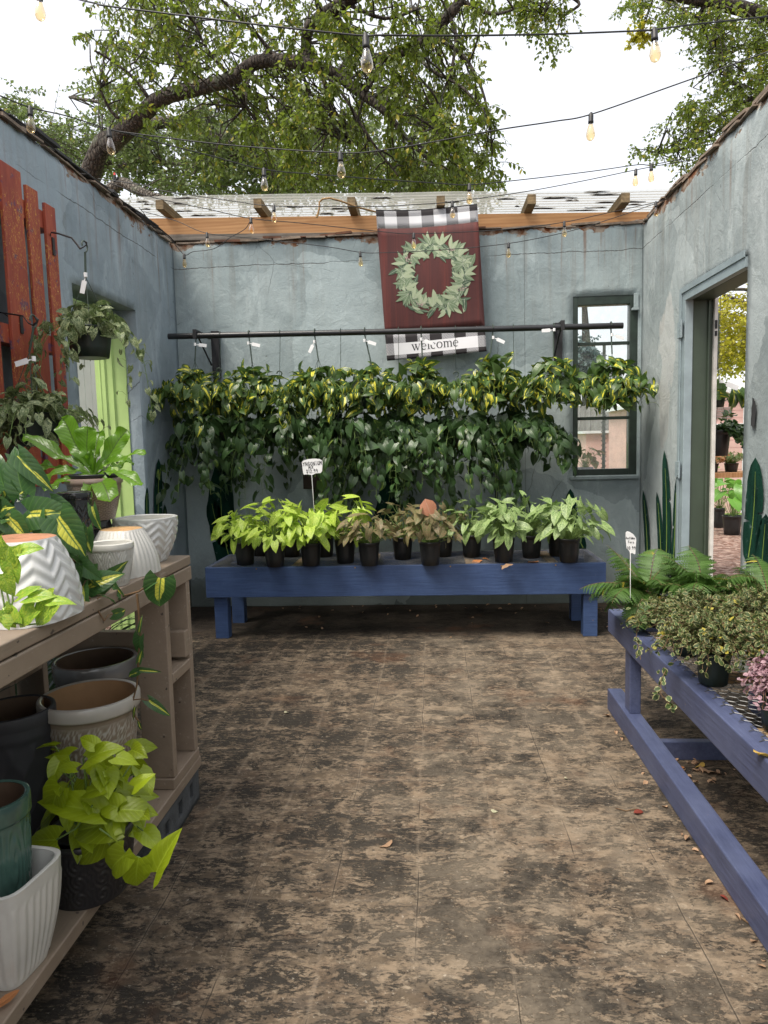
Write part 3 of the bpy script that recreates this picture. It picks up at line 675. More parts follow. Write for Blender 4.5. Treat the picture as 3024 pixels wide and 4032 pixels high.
skel += limb(lm, [(640,131,8.5),(622,70,8.4),(690,20,8.3)], [5,5,4]) if False else []
for a in ([(830,124,8.1),(815,160,8.0),(790,200,8),(775,250,8),(760,310,8)],[(970,32,7.9),(985,80,7.8),(975,150,7.7),(955,210,7.7),(940,300,7.6)],
          [(550,137,8.6),(535,180,8.5),(530,230,8.4)],[(690,145,8.4),(705,200,8.3),(720,250,8.2)],[(600,131,8.5),(560,80,8.4),(510,30,8.3),(470,-10,8.2)],
          [(425,192,8.8),(390,130,8.7),(355,70,8.6),(330,10,8.5),(300,-40,8.5)],[(330,225,8.9),(290,170,8.8),(240,130,8.7),(205,110,8.6)],[(890,103,8),(930,150,7.8),(1000,190,7.6),(1050,250,7.5)],
          [(500,170,8.7),(450,110,8.5),(420,50,8.4)],[(665,137,8.4),(730,190,8.3),(800,300,8.2),(860,380,8.1)],[(745,6,8.1),(830,40,8),(900,20,8)],[(994,0,7.9),(1060,30,7.8),(1110,20,7.7)],
          [(280,275,9.1),(240,240,9.0),(215,190,8.9)],[(930,75,8),(1000,120,7.8),(1040,190,7.7),(1060,270,7.6)]):
    n_ = len(a); lm = MB(); skel += limb(lm, a, [4.5*(1-.75*i/n_) for i in range(n_)], 6); lm.build('limb', M_bark, oak)
lv = Leaves(V_oak); tw = MB()
reg = [(255,120,70,95,.9),(300,40,100,60,.8),(420,60,120,90,.9),(360,200,95,75,.95),(250,250,75,50,.6),(470,130,90,80,.9),(560,60,110,80,1),(600,215,110,75,1),(480,240,100,60,.9),
       (700,80,110,80,1),(760,200,110,90,1.15),(680,300,120,80,1),(830,90,100,90,1),(900,180,110,100,1.25),(990,60,80,80,1.2),(980,230,80,90,1.4),(1010,320,75,80,1.4),(880,330,120,80,1.3),(560,320,120,60,.7),
       (780,380,200,35,.9),(1000,380,60,30,1),(600,-60,450,60,.6),(900,-60,200,60,.7)]
for k in range(400):
    u, v = in_ell(reg); y = random.choice((random.uniform(7.0, 7.9), random.uniform(8.9, 10.6), random.uniform(8.9, 10.8), random.uniform(8.9, 10.8))) if v < 330 else random.uniform(7.8, 10.2)
    c = at(u, v, y=y)
    if c.z < 3.9 and y < 8.2: c.z = 4.0
    q = near_pt(skel, c); dd = (c-q).length
    if dd < 2.2:
        mid = (c+q)/2+Vector((0, 0, .12*dd))+rv3(.08*dd); tw.tube([q, (q+mid)/2+rv3(.03*dd), mid, (mid+c)/2+rv3(.04*dd), c], [.012,.010,.008,.006,.004], 5, caps=False)
    spray(lv, tw, c, random.uniform(.20, .36), random.randint(5, 8), random.randint(9, 13), .066, .7)
tw.build('twigs', M_bark, oak); lv.build('crown', M_oak, oak)
# far oak behind, paler
ok2 = thing('oak_tree', 'paler small-leaved oak behind the big limb, filling the sky gap above the roof sheet', 'tree', (-9, 15, 0))
tk = MB(); skel = []
P = [Vector((-9.4, 15.2, -.1)), Vector((-8.9, 14.8, 2)), Vector((-8.2, 14.2, 4.2))]+[at(*a[:2], y=a[2]) for a in ((250,290,13.5),(310,272,13),(380,265,13),(450,290,12.8),(510,315,12.6),(575,362,12.5),(625,397,12.4),(690,425,12.3))]
skel += limb3(tk, P, [.4,.34,.28,.13,.11,.10,.10,.09,.07,.06,.03], 10)
tk.build('trunk', M_bark2, ok2)
for a, r0 in (([(150,330,14),(105,292,14),(60,280,13.8),(10,300,13.8)], 9),([(230,420,11.5),(262,395,11.5),(290,408,11.4),(330,424,11.3),(400,440,11.3)], 14),([(262,362,13),(300,345,13),(330,350,12.9),(430,355,12.7),(520,330,12.6)], 5),
              ([(450,290,12.8),(520,340,13),(600,400,13)], 6),([(310,272,13),(250,230,13.4),(150,210,13.8)], 5),([(575,362,12.5),(700,350,12.8),(820,330,13),(950,360,13)], 6),([(560,440,12.5),(640,385,12.6),(760,400,12.8),(900,420,13)], 5),([(380,265,13),(470,220,13.4),(600,210,13.8)], 5)):
    n_ = len(a); lm = MB(); skel += limb(lm, a, [r0*(1-.6*i/n_) for i in range(n_)], 7); lm.build('limb', M_bark2, ok2)
lv = Leaves(V_far); tw = MB()
reg = [(60,232,48,34,.6),(110,280,45,30,.8),(150,330,60,40,1),(260,320,90,70,1),(215,200,60,30,.35),(400,350,110,70,1.1),(540,370,130,60,1.1),(700,390,140,40,1),(850,390,120,40,1),(980,400,80,30,.9),(420,270,140,50,.7),(640,290,150,70,.8),(830,300,120,60,.8),(50,310,60,40,.9)]
for k in range(470):
    u, v = in_ell(reg); c = at(u, v, y=random.uniform(11.8, 15.2))
    q = near_pt(skel, c); dd = (c-q).length
    if dd < 3: mid = (c+q)/2+rv3(.1*dd); tw.tube([q, mid, c], [.014,.010,.005], 4, caps=False)
    spray(lv, tw, c, random.uniform(.35, .6), 6, 11, .075, .35, .005)
tw.build('twigs', M_bark2, ok2); lv.build('crown', M_oak2, ok2)
# tree beyond the right wall
ok3 = thing('oak_tree', 'small-leaved tree rising beyond the right wall with open sprays against the white sky', 'tree', (11, 13, 0))
tk = MB(); skel = []
P = [Vector((11.2, 13, -.1)), Vector((10.9, 12.8, 3)), Vector((10.4, 12.5, 6))]+[at(*a[:2], y=a[2]) for a in ((1760,60,12),(1659,34,11.5),(1600,18,11.3),(1530,3,11),(1450,-8,10.8),(1300,-40,10.5),(1210,-20,10.3),(1175,30,10.2))]
skel += limb3(tk, P, [.33,.28,.2,.13,.105,.10,.085,.06,.045,.03,.015], 10)
tk.build('trunk', M_bark, ok3)
for a, r0 in (([(1760,200,12),(1690,190,12),(1620,215,12),(1540,260,12),(1480,320,12),(1420,330,12)], 6),([(1530,3,11),(1515,25,11),(1505,35,11),(1490,28,11)], 6),([(1210,-20,10.3),(1250,5,10.3),(1240,20,10.3),(1210,40,10.3)], 4),
              ([(1560,10,11.2),(1545,70,11.3),(1550,130,11.5),(1560,180,11.7)], 2.5),([(1620,215,12),(1580,170,12),(1560,110,12)], 3)):
    n_ = len(a); lm = MB(); skel += limb(lm, a, [r0*(1-.7*i/n_) for i in range(n_)], 7); lm.build('limb', M_bark, ok3)
lv = Leaves(V_far); tw = MB(); ly = Leaves(V_far)
reg = [(1165,15,60,35,1.2),(1185,70,28,40,1),(1400,5,60,22,.9),(1440,15,30,20,1),(1500,35,60,35,.7),(1560,50,60,50,.9),(1620,60,55,60,1),(1570,120,60,45,.8),(1545,190,30,30,.4),(1530,245,75,42,1),(1610,200,60,60,.9),
       (1490,270,45,44,.8),(1470,330,50,18,.9),(1400,325,45,12,.8),(1470,372,28,14,.8),(1560,300,70,34,.9),(1640,250,60,60,1),(1650,130,50,60,.7),(1700,60,60,120,.6)]
for k in range(230):
    u, v = in_ell(reg); c = at(u, v, y=random.uniform(10.3, 12.8) if u > 1300 else random.uniform(9.8, 10.8))
    q = near_pt(skel, c); dd = (c-q).length
    if dd < 2.5: mid = (c+q)/2+rv3(.1*dd); tw.tube([q, mid, c], [.012,.008,.004], 4, caps=False)
    spray(lv, tw, c, random.uniform(.22, .42), 5, 9, .062, .5, .004)
for k in range(7):
    c = at(1383+random.uniform(-9, 9), 68+random.uniform(-20, 20), y=11); tw.tube([near_pt(skel, c), c], [.008, .003], 4); spray(ly, tw, c, .2, 5, 9, .06, .5)
tw.build('twigs', M_bark, ok3); lv.build('crown', M_oak, ok3); ly.build('yellow_spray', M_oak3, ok3)
# yellow tree seen through the open doorway
yt = thing('yellowing_tree', 'yellow-green tree seen through the open doorway behind the pink shed', 'tree', (11.5, 22, 0))
tk = MB(); skel = []; c0 = at(1600, 800, y=22)
P = [Vector((c0.x+1.5, 22, -.1)), Vector((c0.x+1.3, 22, 2.2)), c0+Vector((.8, 0, .6)), c0+Vector((.2, 0, 2.2))]
skel += limb3(tk, P, [.3, .26, .2, .08], 10)
for k in range(9):
    e = c0+Vector((random.uniform(-2.5, 3), random.uniform(-1, 1), random.uniform(.8, 3.6))); q = random.choice(skel[6:]); skel += limb3(tk, [q, (q+e)/2+rv3(.15), e], [.07, .05, .02], 6)
tk.build('trunk', M_bark2, yt); lv = Leaves(V_far); tw = MB()
for k in range(150):
    u, v = in_ell([(1560,720,60,75,1),(1620,700,70,90,1),(1680,740,80,90,.7),(1480,740,60,70,.6)]); c = at(u, v, y=random.uniform(20.5, 23.5))
    spray(lv, tw, c, random.uniform(.45, .7), 6, 10, .12, .3, .008)
tw.build('twigs', M_bark2, yt); lv.build('crown', M_oak3, yt)
# dark blue-green tree far off, seen in the top pane of the window
dt = thing('dark_tree', 'distant dark tree seen through the upper left of the window panes', 'tree', (0, 0, 0))
c0 = at(1262, 770, y=30); dt.location = (c0.x, 30, 0); lv = Leaves(V_far); tk = MB(); tk.tube([(c0.x, 30, -.1), (c0.x+.2, 30, 3), (c0.x, 30, 7)], [.35, .28, .1], 8)
attach_root = tk.build('trunk', M_bark, dt)
for k in range(120):
    u, v = in_ell([(1262,775,28,34,1),(1240,800,40,40,1)]); spray(lv, None, at(u, v, y=random.uniform(28.5, 31.5)), .6, 6, 10, .17, .3)
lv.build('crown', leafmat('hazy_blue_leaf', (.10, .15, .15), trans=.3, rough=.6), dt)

# ------------------------------------------------------------ yard seen through the window and the doorway
M_pink = plain('pink_clapboard', (.72, .47, .42), .8, .08, 3, .2)
M_wtrim = plain('white_trim_paint', (.78, .80, .82), .6, .05, 9)
M_redroof = plain('grey_shingle', (.30, .24, .22), .9, .25, 14, .5)
M_blackpot = plain('black_nursery_plastic', (.012, .013, .014), .42, .3, 6, .1)
M_soil = plain('potting_soil', (.035, .022, .014), .98, .5, 60, 1)
M_fence = wood_mat('grey_fence_boards', (.22, .21, .20), (.33, .32, .31), 'z', False, .9, .3)
M_cedar = wood_mat('cedar_fence_boards', (.42, .20, .08), (.55, .30, .14), 'z', False, .9, .1)
def shed():
    p = at(1607, 1003, y=14.0); q = at(1610, 866, y=14.0); x1 = p.x+.05; W_ = 2.0; x0 = x1-W_; zb = -.03; ze = q.z-.02; yy = 14.0
    s = thing('garden_shed', 'pink garden shed with white corner trim and shallow gable roof beyond the doorway', 'shed', ((x0+x1)/2, yy+1.2, 0))
    m_ = MB(); m_.box((x0, yy, zb), (x1, yy+2.4, ze)); gz = ze+.42; m_.prism([(x0, ze), (x1, ze), ((x0+x1)/2, gz)], yy, yy+2.4)
    for k in range(int((ze-zb)/.14)): m_.box((x0, yy-.012, zb+.14*k), (x1, yy-.001, zb+.14*k+.13))
    m_.build('wall', M_pink, s)
    m_ = MB(); m_.box((x1-.09, yy-.03, zb), (x1+.01, yy-.013, ze)); m_.box((x0, yy-.03, ze-.50), (x1-.091, yy-.013, ze-.40)); m_.box((x0-.01, yy-.03, zb), (x0+.09, yy-.013, ze)); m_.box((x1-1.1, yy-.03, zb), (x1-1.0, yy-.013, ze-.501)); m_.build('trim', M_wtrim, s)
    m_ = MB()
    for sgn in (-1, 1):
        xe = (x0+x1)/2+sgn*(W_/2+.12); m_.prism([((x0+x1)/2, gz+.02), (xe, ze-.05), (xe, ze+.03), ((x0+x1)/2, gz+.10)][::sgn], yy-.1, yy+2.5)
    m_.build('roof', M_wtrim, s)
    m_ = MB(); c_ = ((x0+x1)/2+.9, yy-.02, ze+.05)
    for k in range(5): m_.box((x1-.62, yy-.03, ze-.30+.045*k), (x1-.30, yy-.013, ze-.27+.045*k))
    m_.build('vent', M_redroof, s)
shed()
def yard():
    # long pink building seen low in the window
    a_, b_ = at(1225, 938, y=17), at(1362, 985, y=17)
    s = thing('pink_outbuilding', 'low pink outbuilding seen through the lower window pane', 'building', (5.2, 18, 0))
    m_ = MB(); m_.box((3.6, 17, -.03), (6.35, 20, a_.z)); m_.build('wall', M_pink, s); m_ = MB(); m_.box((3.5, 16.9, a_.z), (6.4, 20.1, a_.z+.06)); m_.build('roof', M_wtrim, s)
    f1, f2 = at(1330, 874, y=22), at(1365, 925, y=22)
    s = thing('board_fence', 'grey board fence with a cedar coloured patch at the back of the yard', 'fence', (9, 22, 0)); m_ = MB(); m2 = MB()
    for k in range(60):
        x = 4+.16*k; (m2 if 7.7 < x < 8.3 else m_).box((x, 22, -.03), (x+.15, 22.03, f1.z+random.uniform(-.02, .02)))
    m_.build('grey_boards', M_fence, s); m2.build('cedar_boards', M_cedar, s)
    s = thing('spiral_pole', 'dark green metal pole wound with a wire spiral outside the window', 'pole', (0, 0, 0)); b0 = at(1304, 1016, y=9.5); s.location = (b0.x, 9.5, 0)
    m_ = MB(); m_.tube([(b0.x, 9.5, -.05), (b0.x, 9.5, 2.7)], .02, 10); m_.build('shaft', M_jamb, s); m_ = MB()
    m_.tube([(b0.x+.034*cos(k*.9), 9.5+.034*sin(k*.9), .05+k*.0085) for k in range(300)], .004, 4); m_.build('spiral_wire', M_tar, s)
yard()
V_heart = variants('heart', 6, 2, (.3, 1.3), (.1, .5), .5, n=9, seed=5)
V_heartS = variants('heart', 4, 2, (.3, 1.4), (.15, .6), .6, n=9, seed=6)
V_round = variants('round', 4, 2, (.1, .8), (.05, .3), .3, n=6, seed=7)
V_arrow = variants('arrow', 6, 2, (.3, 1.1), (.05, .45), .35, n=9, seed=8)
V_blade = variants('blade', 7, 1, (.6, 1.9), (.4, .6), .5, n=6, seed=9)
def nursery_pot(c, r0, h, parent, mat=None, n=48, name='pot'):
    """ribbed plastic pot: stepped rim, vertical flutes, drainage holes"""
    mb = MB(); rb = r0*.80; z = lambda t: h*t
    prof = [(rb*.93, 0), (rb, z(.015)), (rb+(r0-rb)*.35, z(.35)), (rb+(r0-rb)*.62, z(.62)), (rb+(r0-rb)*.78, z(.80)), (r0*.955, z(.81)), (r0*.965, z(.86)), (r0*.985, z(.865)), (r0, z(.93)), (r0*1.02, z(.955)), (r0*1.02, z(1)), (r0*.96, z(1)), (r0*.95, z(.9)), (0.001, z(.88))]
    mb.lathe(prof, n, c, rf=lambda th, r, zz, i: r*(1-.022*(max(0, cos(th*14)) > .55)) if 1 <= i <= 4 else r)
    mb.add([(c[0]+rb*.93*cos(2*pi*k/16), c[1]+rb*.93*sin(2*pi*k/16), c[2]) for k in range(16)], [tuple(range(16))[::-1]])
    o = mb.build(name, mat or M_blackpot, parent)
    return o
def soil(c, r, parent):
    mb = MB(); mb.lathe([(.001, .012), (r*.5, .008), (r, 0)], 20, c); return mb.build('soil', M_soil, parent)
def upright(lv, st, c, n, hgt, spread, leaf, tilt=.6, r0=.03, up0=.7, stem=.0025):
    """stalked leaves rising from a pot: petiole arcs out, blade held flat or hanging"""
    for k in range(n):
        az = random.uniform(0, 2*pi); rr = spread*sqrt(random.random()); h = hgt*random.uniform(.35, 1)*(1-.35*(rr/spread)**2)
        out = Vector((cos(az), sin(az), 0)); b = Vector(c)+out*random.uniform(0, r0); e = Vector(c)+out*rr+Vector((0, 0, h))
        mid = b*.45+e*.55+Vector((0, 0, h*.22)); st.tube([b, (b+mid)/2+rv3(.004), mid, e], [stem, stem, stem*.85, stem*.7], 4, caps=False)
        f = rr/spread; d = (out*(.6+.4*f)+Vector((0, 0, .10-.85*f*tilt))+rv3(.34)).normalized()
        lv.add(e, d, Vector((0, -.25, 1))*up0+out*.35+rv3(.35), leaf*random.uniform(.5, 1.2))
M_mon = leafmat('monstera_leaf', (.12, .30, .04), vein=(.18, .32, .08), trans=.35, rough=.35)
M_stem = plain('green_stem', (.14, .22, .05), .6, .3, 30)
M_stemb = plain('brown_stem', (.14, .08, .035), .7, .3, 30)
def yardpot(u0, u1, v0, v1, y, leafn, leaf, spread, hg, mat, name, label, kind, group=None):
    b = at((u0+u1)/2, v1, y=y); r_ = (u1-u0)/2*y/FPX; h = (v1-v0)*y/FPX; c = (b.x, y, -.03)
    s = thing(name, label, kind, c, group); nursery_pot(c, r_, h, s); soil((c[0], c[1], c[2]+h*.9), r_*.93, s)
    lv = Leaves(kindV); st = MB(); upright(lv, st, (c[0], c[1], c[2]+h*.9), leafn, hg, spread, leaf, .6, r_*.4, .8, .005)
    st.build('stems', M_stem, s); lv.build('foliage', mat, s)
kindV = V_heart
d1 = at(1553, 1140, z=-.03); d2 = at(1581, 1155, z=-.03)
yardpot(1541, 1565, 1098, 1140, d1.y, 22, .19, .34, .72, M_mon, 'potted_plant', 'split-leaf plant in the rear black pot on the mulch outside the doorway', 'potted plant', 'leafy pots on the mulch')
yardpot(1562, 1600, 1114, 1155, d2.y, 22, .22, .34, .66, M_mon, 'potted_plant', 'big-leaved plant in the front black pot nearest the doorway outside', 'potted plant', 'leafy pots on the mulch')
kindV = V_heartS
yb_ = leafmat('yellow_green_bush', (.30, .38, .05), trans=.4, rough=.5)
g1 = at(1322, 1004, z=-.03)
yardpot(1313, 1328, 992, 1004, g1.y, 60, .14, .38, .6, yb_, 'potted_shrub', 'left of two yellow-green potted shrubs in front of the pink outbuilding', 'potted shrub', 'yard shrubs')
yardpot(1332, 1352, 992, 1006, g1.y-.5, 70, .14, .42, .65, yb_, 'potted_shrub', 'right, larger of two yellow-green potted shrubs in front of the pink outbuilding', 'potted shrub', 'yard shrubs')
# tall grey urn with red and green foliage by the window
M_urn = plain('grey_fluted_urn', (.20, .20, .21), .6, .3, 8, .2)
ub = at(1264, 1040, z=.2); cu = (at(1265, 1015, y=8.6).x, 8.6, -.03); s = thing('urn_planter', 'grey fluted urn with red and green foliage outside the lower left pane', 'planter', cu)
m_ = MB(); m_.lathe([(.07, 0), (.08, .05), (.055, .10), (.06, .9), (.075, 1.13), (.09, 1.14), (.09, 1.17), (.0, 1.15)], 40, cu, rf=lambda th, r, z, i: r*(1-.05*(cos(th*14) > .4)) if 2 <= i <= 4 else r); m_.build('pot', M_urn, s)
lv = Leaves(V_heartS); st = MB(); upright(lv, st, (cu[0], cu[1], 1.12), 30, .28, .20, .10, .6); st.build('stems', M_stem, s); lv.build('foliage', leafmat('red_green_leaf', (.16, .10, .05), mott=(.10, .20, .04)), s)
# slatted crate table with flowering pots, hanging plants outside the doorway
tb = at(1565, 1030, y=7.6); s = thing('crate_table', 'weathered wooden crate table with low flowering plants outside the doorway', 'table', (tb.x, 7.6, 0))
m_ = MB()
for k in range(3): m_.box((tb.x-.62, 7.4+.14*k, tb.z), (tb.x+.62, 7.53+.14*k, tb.z+.05))
m_.build('top', M_cedar, s)
for sx in (-.50, .66):
    for sy in (7.41, 7.75): m_ = MB(); m_.box((tb.x+sx-.1, sy, -.03), (tb.x+sx-.08, sy+.02, tb.z)); m_.build('leg', M_blackpot, s)
M_bloom = leafmat('orange_pink_bloom', (.55, .18, .10), mott=(.20, .26, .06))
for i, (dx, mt, lb, nm) in enumerate(((-.14, M_bloom, 'red and pink flowering pot on the crate table outside', 'flowering_plant'), (.06, M_oak2, 'feathery green plant on the crate table outside', 'bedding_plant'))):
    c = (tb.x+dx, 7.58, tb.z+.05); s = thing(nm, lb, 'potted plant', c); nursery_pot(c, .07, .09, s); lv = Leaves(V_heartS); st = MB()
    upright(lv, st, (c[0], c[1], c[2]+.08), 90, .14, .15, .045, .5); st.build('stems', M_stem, s); lv.build('foliage', mt, s)
hp = at(1550, 955, y=6.9); s = thing('hanging_plant', 'dark pot of thick round leaves hanging just outside the doorway', 'hanging plant', (hp.x, 6.9, hp.z))
nursery_pot((hp.x, 6.9, hp.z-.13), .115, .24, s); lv = Leaves(V_round); st = MB()
for k in range(22):
    az = random.uniform(-1.4, 1.3); p = Vector((hp.x, 6.9, hp.z+.10)); d = Vector((cos(az), sin(az)*.6-.3, .5)).normalized(); pts = [p.copy()]
    for j in range(18):
        d = (d+Vector((0, 0, -.10))+rv3(.05)).normalized(); p = p+d*.022; pts.append(p.copy()); o_ = (rv3()+Vector((0, -.5, .3))).normalized(); lv.add(p, o_, Vector((0, -.4, 1)), .055)
    st.tube(pts, .003, 4)
lv.build('foliage', leafmat('thick_dark_round_leaf', (.035, .075, .02), vein=(.10, .15, .06), trans=.15, rough=.3), s); st.build('stems', M_stem, s)
m_ = MB(); 
for k in range(3): az = 2*pi*k/3; m_.tube([(hp.x+.11*cos(az), 6.9+.11*sin(az), hp.z+.10), (hp.x, 6.9, hp.z+.5)], .002, 4)
m_.tube([(hp.x, 6.9, hp.z+.5), (hp.x, 6.9, 3.3)], .003, 4); m_.build('hanger', M_tar, s)
# ------------------------------------------------------------ blue plant benches
def blue(name, a, b, gr=(.8, 12, 12)):
    n = NT(name); o = n.obj(); f = n.noise(o, 6, 5, .65); g_ = n.noise(n.mp(o, gr), 6, 5, .65)
    c = n.mix(n.ramp(f, [(.35, 0), (.7, 1)]), a, b)
    c = n.mix(n.m('MULTIPLY', n.ramp(n.noise(o, 2.3, 5, .7), [(.52, 0), (.7, 1)]), .35), c, tuple(q*.45 for q in a))
    c = n.mix(n.m('MULTIPLY', n.ramp(g_, [(.4, 0), (.7, 1)]), .3), c, tuple(q*1.5 for q in b)); sc = n.step(n.noise(o, 24, 4, .7), .70, .73); c = n.mix(n.m('MULTIPLY', sc, .7), c, (.18, .11, .06))
    return n.set(c, .48, n.bump(n.m('ADD', g_, n.m('MULTIPLY', sc, -.5)), .6, .004))
M_blue = blue('royal_blue_paint', (.030, .058, .145), (.044, .080, .182))
M_blue2 = blue('slate_blue_paint', (.050, .062, .128), (.080, .096, .172), (12, .8, 12))
M_wire = plain('galvanised_wire', (.12, .12, .12), .5, .4, 30, Metallic=.6)
M_slat = wood_mat('bare_slat', (.26, .16, .07), (.38, .25, .12), 'y', False, .8, .3)
M_brass = plain('brass_screw', (.40, .26, .10), .4, .2, 30, Metallic=.8)
def hexwire(x0, x1, y0, y1, z, cell, rad, seed=0, sag=.004):
    """hexagonal chicken wire as thin three-sided strands"""
    E_ = []; h = cell*.866; j = 0; y = y0
    def V_(x, y): return (x, min(y, y1), z+sag*mnoise.noise(Vector((x*9, y*9, seed))))
    while y < y1:
        x = x0+(cell/2 if j % 2 else 0); 
        while x < x1:
            a = V_(x, y); b = V_(x+cell/2, y+h*.35); c = V_(x+cell, y); d = V_(x+cell/2, y+h)
            E_.append((a, b)); E_.append((b, c)); E_.append((b, d)) if True else 0
            x += cell
        y += h; j += 1
    mb = MB()
    for a, b in E_:
        A = Vector(a); B = Vector(b); t = B-A
        if t.length < 1e-4: continue
        s = Vector((-t.y, t.x, 0)).normalized()*rad; u_ = Vector((0, 0, rad*1.2))
        mb.add([A-s, A+s, A+u_, B-s, B+s, B+u_], [(0, 1, 4, 3), (1, 2, 5, 4), (2, 0, 3, 5)])
    return mb
BX0, BX1, BY0, BY1, BZ = -1.762, 1.269, 5.282, 5.93, .570
bn = thing('plant_bench', 'royal blue low bench with a wire mesh top standing along the back wall', 'bench', (-.25, 5.6, 0))
m_ = MB(); m_.box((BX0, BY0, BZ-.236), (BX1, BY0+.038, BZ)); m_.build('apron', M_blue, bn, .004)
m_ = MB(); m_.box((BX0, BY1-.038, BZ-.14), (BX1, BY1, BZ)); m_.build('apron', M_blue, bn, .004)
for x in (BX0, BX1-.038): m_ = MB(); m_.box((x, BY0+.0385, BZ-.14), (x+.038, BY1-.0385, BZ)); m_.build('end_rail', M_blue, bn, .004)
for x in (-1.715, 1.112):
    for y in (BY0+.039, BY1-.14): m_ = MB(); m_.box((x, y, 0), (x+.105, y+.09, BZ-.05)); m_.build('leg', M_blue, bn, .004)
for x in (-1.1, -.52, .24, .86): m_ = MB(); m_.box((x, BY0+.039, BZ-.028), (x+.07, BY1-.039, BZ-.004)); m_.build('slat', M_slat, bn, .002)
hexwire(BX0+.01, BX1-.01, BY0+.01, BY1-.01, BZ+.003, .024, .0013, 3, .003).build('wire_mesh', M_wire, bn)
for x in (-1.36, -.60, .12, .50, .90): m_ = MB(); m_.tube([(x, BY0-.002, BZ-.014), (x, BY0+.002, BZ-.014)], .006, 8); m_.build('screw', M_brass, bn)
# right-hand bench on skids
RX0, RX1, RY1, RZ, RY0 = .940, 1.770, 3.87, .563, .2
b2 = thing('plant_bench', 'slate blue bench on floor skids with chicken wire top along the right wall', 'bench', (1.35, 2.2, 0))
for x in (RX0, RX1-.078): m_ = MB(); m_.box((x, RY0, RZ-.122), (x+.078, RY1, RZ)); m_.build('top_rail', M_blue2, b2, .005)
m_ = MB(); m_.box((RX0+.079, RY1-.04, RZ-.122), (RX1-.079, RY1-.001, RZ-.001)); m_.build('end_rail', M_blue2, b2, .004)
for x in (RX0, RX1-.078): m_ = MB(); m_.box((x, RY0, 0), (x+.078, RY1, .117)); m_.build('skid', M_blue2, b2, .006)
m_ = MB(); m_.box((RX0+.079, 3.235, .0), (RX1-.079, 3.275, .088)); m_.build('cross_brace', M_blue2, b2, .004)
for y in (3.50, .9):
    for x in (RX0+.02, RX1-.078): m_ = MB(); m_.box((x, y, .1172), (x+.055, y+.09, RZ-.1222)); m_.build('leg', M_blue2, b2, .004)
for y in (3.3, 2.75, 2.2, 1.65, 1.1): m_ = MB(); m_.box((RX0+.079, y, RZ-.03), (RX1-.079, y+.07, RZ-.006)); m_.build('slat', M_slat, b2, .002)
hexwire(RX0+.035, RX1-.01, RY0+.2, RY1-.005, RZ+.003, .042, .0015, 7, .006).build('wire_mesh', M_wire, b2)

# ------------------------------------------------------------ taupe timber rack on a concrete block
def taupe():
    n = NT('taupe_painted_timber'); o = n.obj(); f = n.noise(o, 5, 5, .6); g_ = n.noise(n.mp(o, (14, .7, 14)), 4, 5, .65)
    c = n.mix(n.ramp(f, [(.3, 0), (.7, 1)]), (.215, .160, .112), (.29, .222, .16))
    w_ = n.m('MULTIPLY', n.step(g_, .60, .68), n.ramp(n.noise(o, 2, 4), [(.5, 0), (.6, 1)])); c = n.mix(n.m('MULTIPLY', w_, .6), c, (.12, .088, .065)); g3 = n.noise(n.mp(o, (9, 1.1, 9), (3, 1, 2)), 5, 6, .7); c = n.mix(n.m('MULTIPLY', n.step(g3, .60, .64), .55), c, (.42, .36, .29)); c = n.mix(n.m('MULTIPLY', n.ramp(n.noise(o, 1.7, 5, .7), [(.5, 0), (.68, 1)]), .35), c, (.13, .10, .078))
    d_ = n.step(n.noise(o, 26, 2, .5), .70, .72); c = n.mix(d_, c, (.05, .035, .025))
    ed = n.node('ShaderNodeNewGeometry').outputs['Pointiness']; c = n.mix(n.m('MULTIPLY', n.step(ed, .53, .6), .5), c, (.42, .35, .30))
    return n.set(c, .50, n.bump(n.m('ADD', g_, n.m('MULTIPLY', f, .5)), .35, .003))
M_tau = taupe()
rk = thing('display_rack', 'taupe painted timber display rack with two tiers along the left wall', 'rack', (-1.38, 1.6, .15))
SX, SB, SY0, SY1, SZ, LZ = -1.000, -1.75, -.3, 2.825, 1.056, .201
def bd(name, a, b, bev=.004): m_ = MB(); m_.box(a, b); return m_.build(name, M_tau, rk, bev, 3)
for k in range(4):
    xa_, xb_ = SX-.1875*k, SX-.1875*(k+1)+.003; bd('top_board', (xb_, SY0, SZ-.038), (xa_, SY1, SZ), .005)
bd('apron', (SX-.040, SY0, SZ-.099), (SX+.003, SY1-.004, SZ-.042), .005)
bd('apron', (SB, SY0, SZ-.099), (SB+.04, SY1-.004, SZ-.042))
for k in range(4):
    xa_, xb_ = SX-.1875*k, SX-.1875*(k+1)+.003; bd('shelf_board', (xb_, SY0, LZ-.045), (xa_, SY1, LZ), .005)
for xx in (SX-.122, SB):
    for y in (2.53, .35): bd('leg', (xx, y, LZ+.043), (xx+.12, y+.037, SZ-.1)); bd('leg', (xx, y+.235, LZ+.043), (xx+.12, y+.272, SZ-.1))
    for y in (2.52, .34): bd('foot_rail', (xx-.002, y, LZ+.001), (xx+.122, y+.292, LZ+.042))
    bd('cubby_shelf', (xx+.002, 2.568, .600), (xx+.121, 2.764, .640))
bd('cross_rail', (SB+.002, 2.722, .656), (SX-.004, 2.7635, .762)); bd('cross_rail', (SB+.002, .39, .656), (SX-.004, .43, .762))
M_conc = plain('grey_concrete_block', (.085, .09, .095), .95, .3, 16, 1.0)
cb = thing('concrete_block', 'grey hollow concrete block propping up the far end of the rack', 'concrete block', (-1.2, 2.62, 0))
holes = [(2.46, 2.49, .045, .10), (2.60, 2.635, .045, .105), (2.73, 2.765, .05, .11)]
w_ = wall_mesh(2.395, 2.84, holes, lambda s, d_, z: (-1.020-d_*1, s, z), th=.09, top=.150, step=.02, seed=50, amp=.008, toprag=0, z0=0)
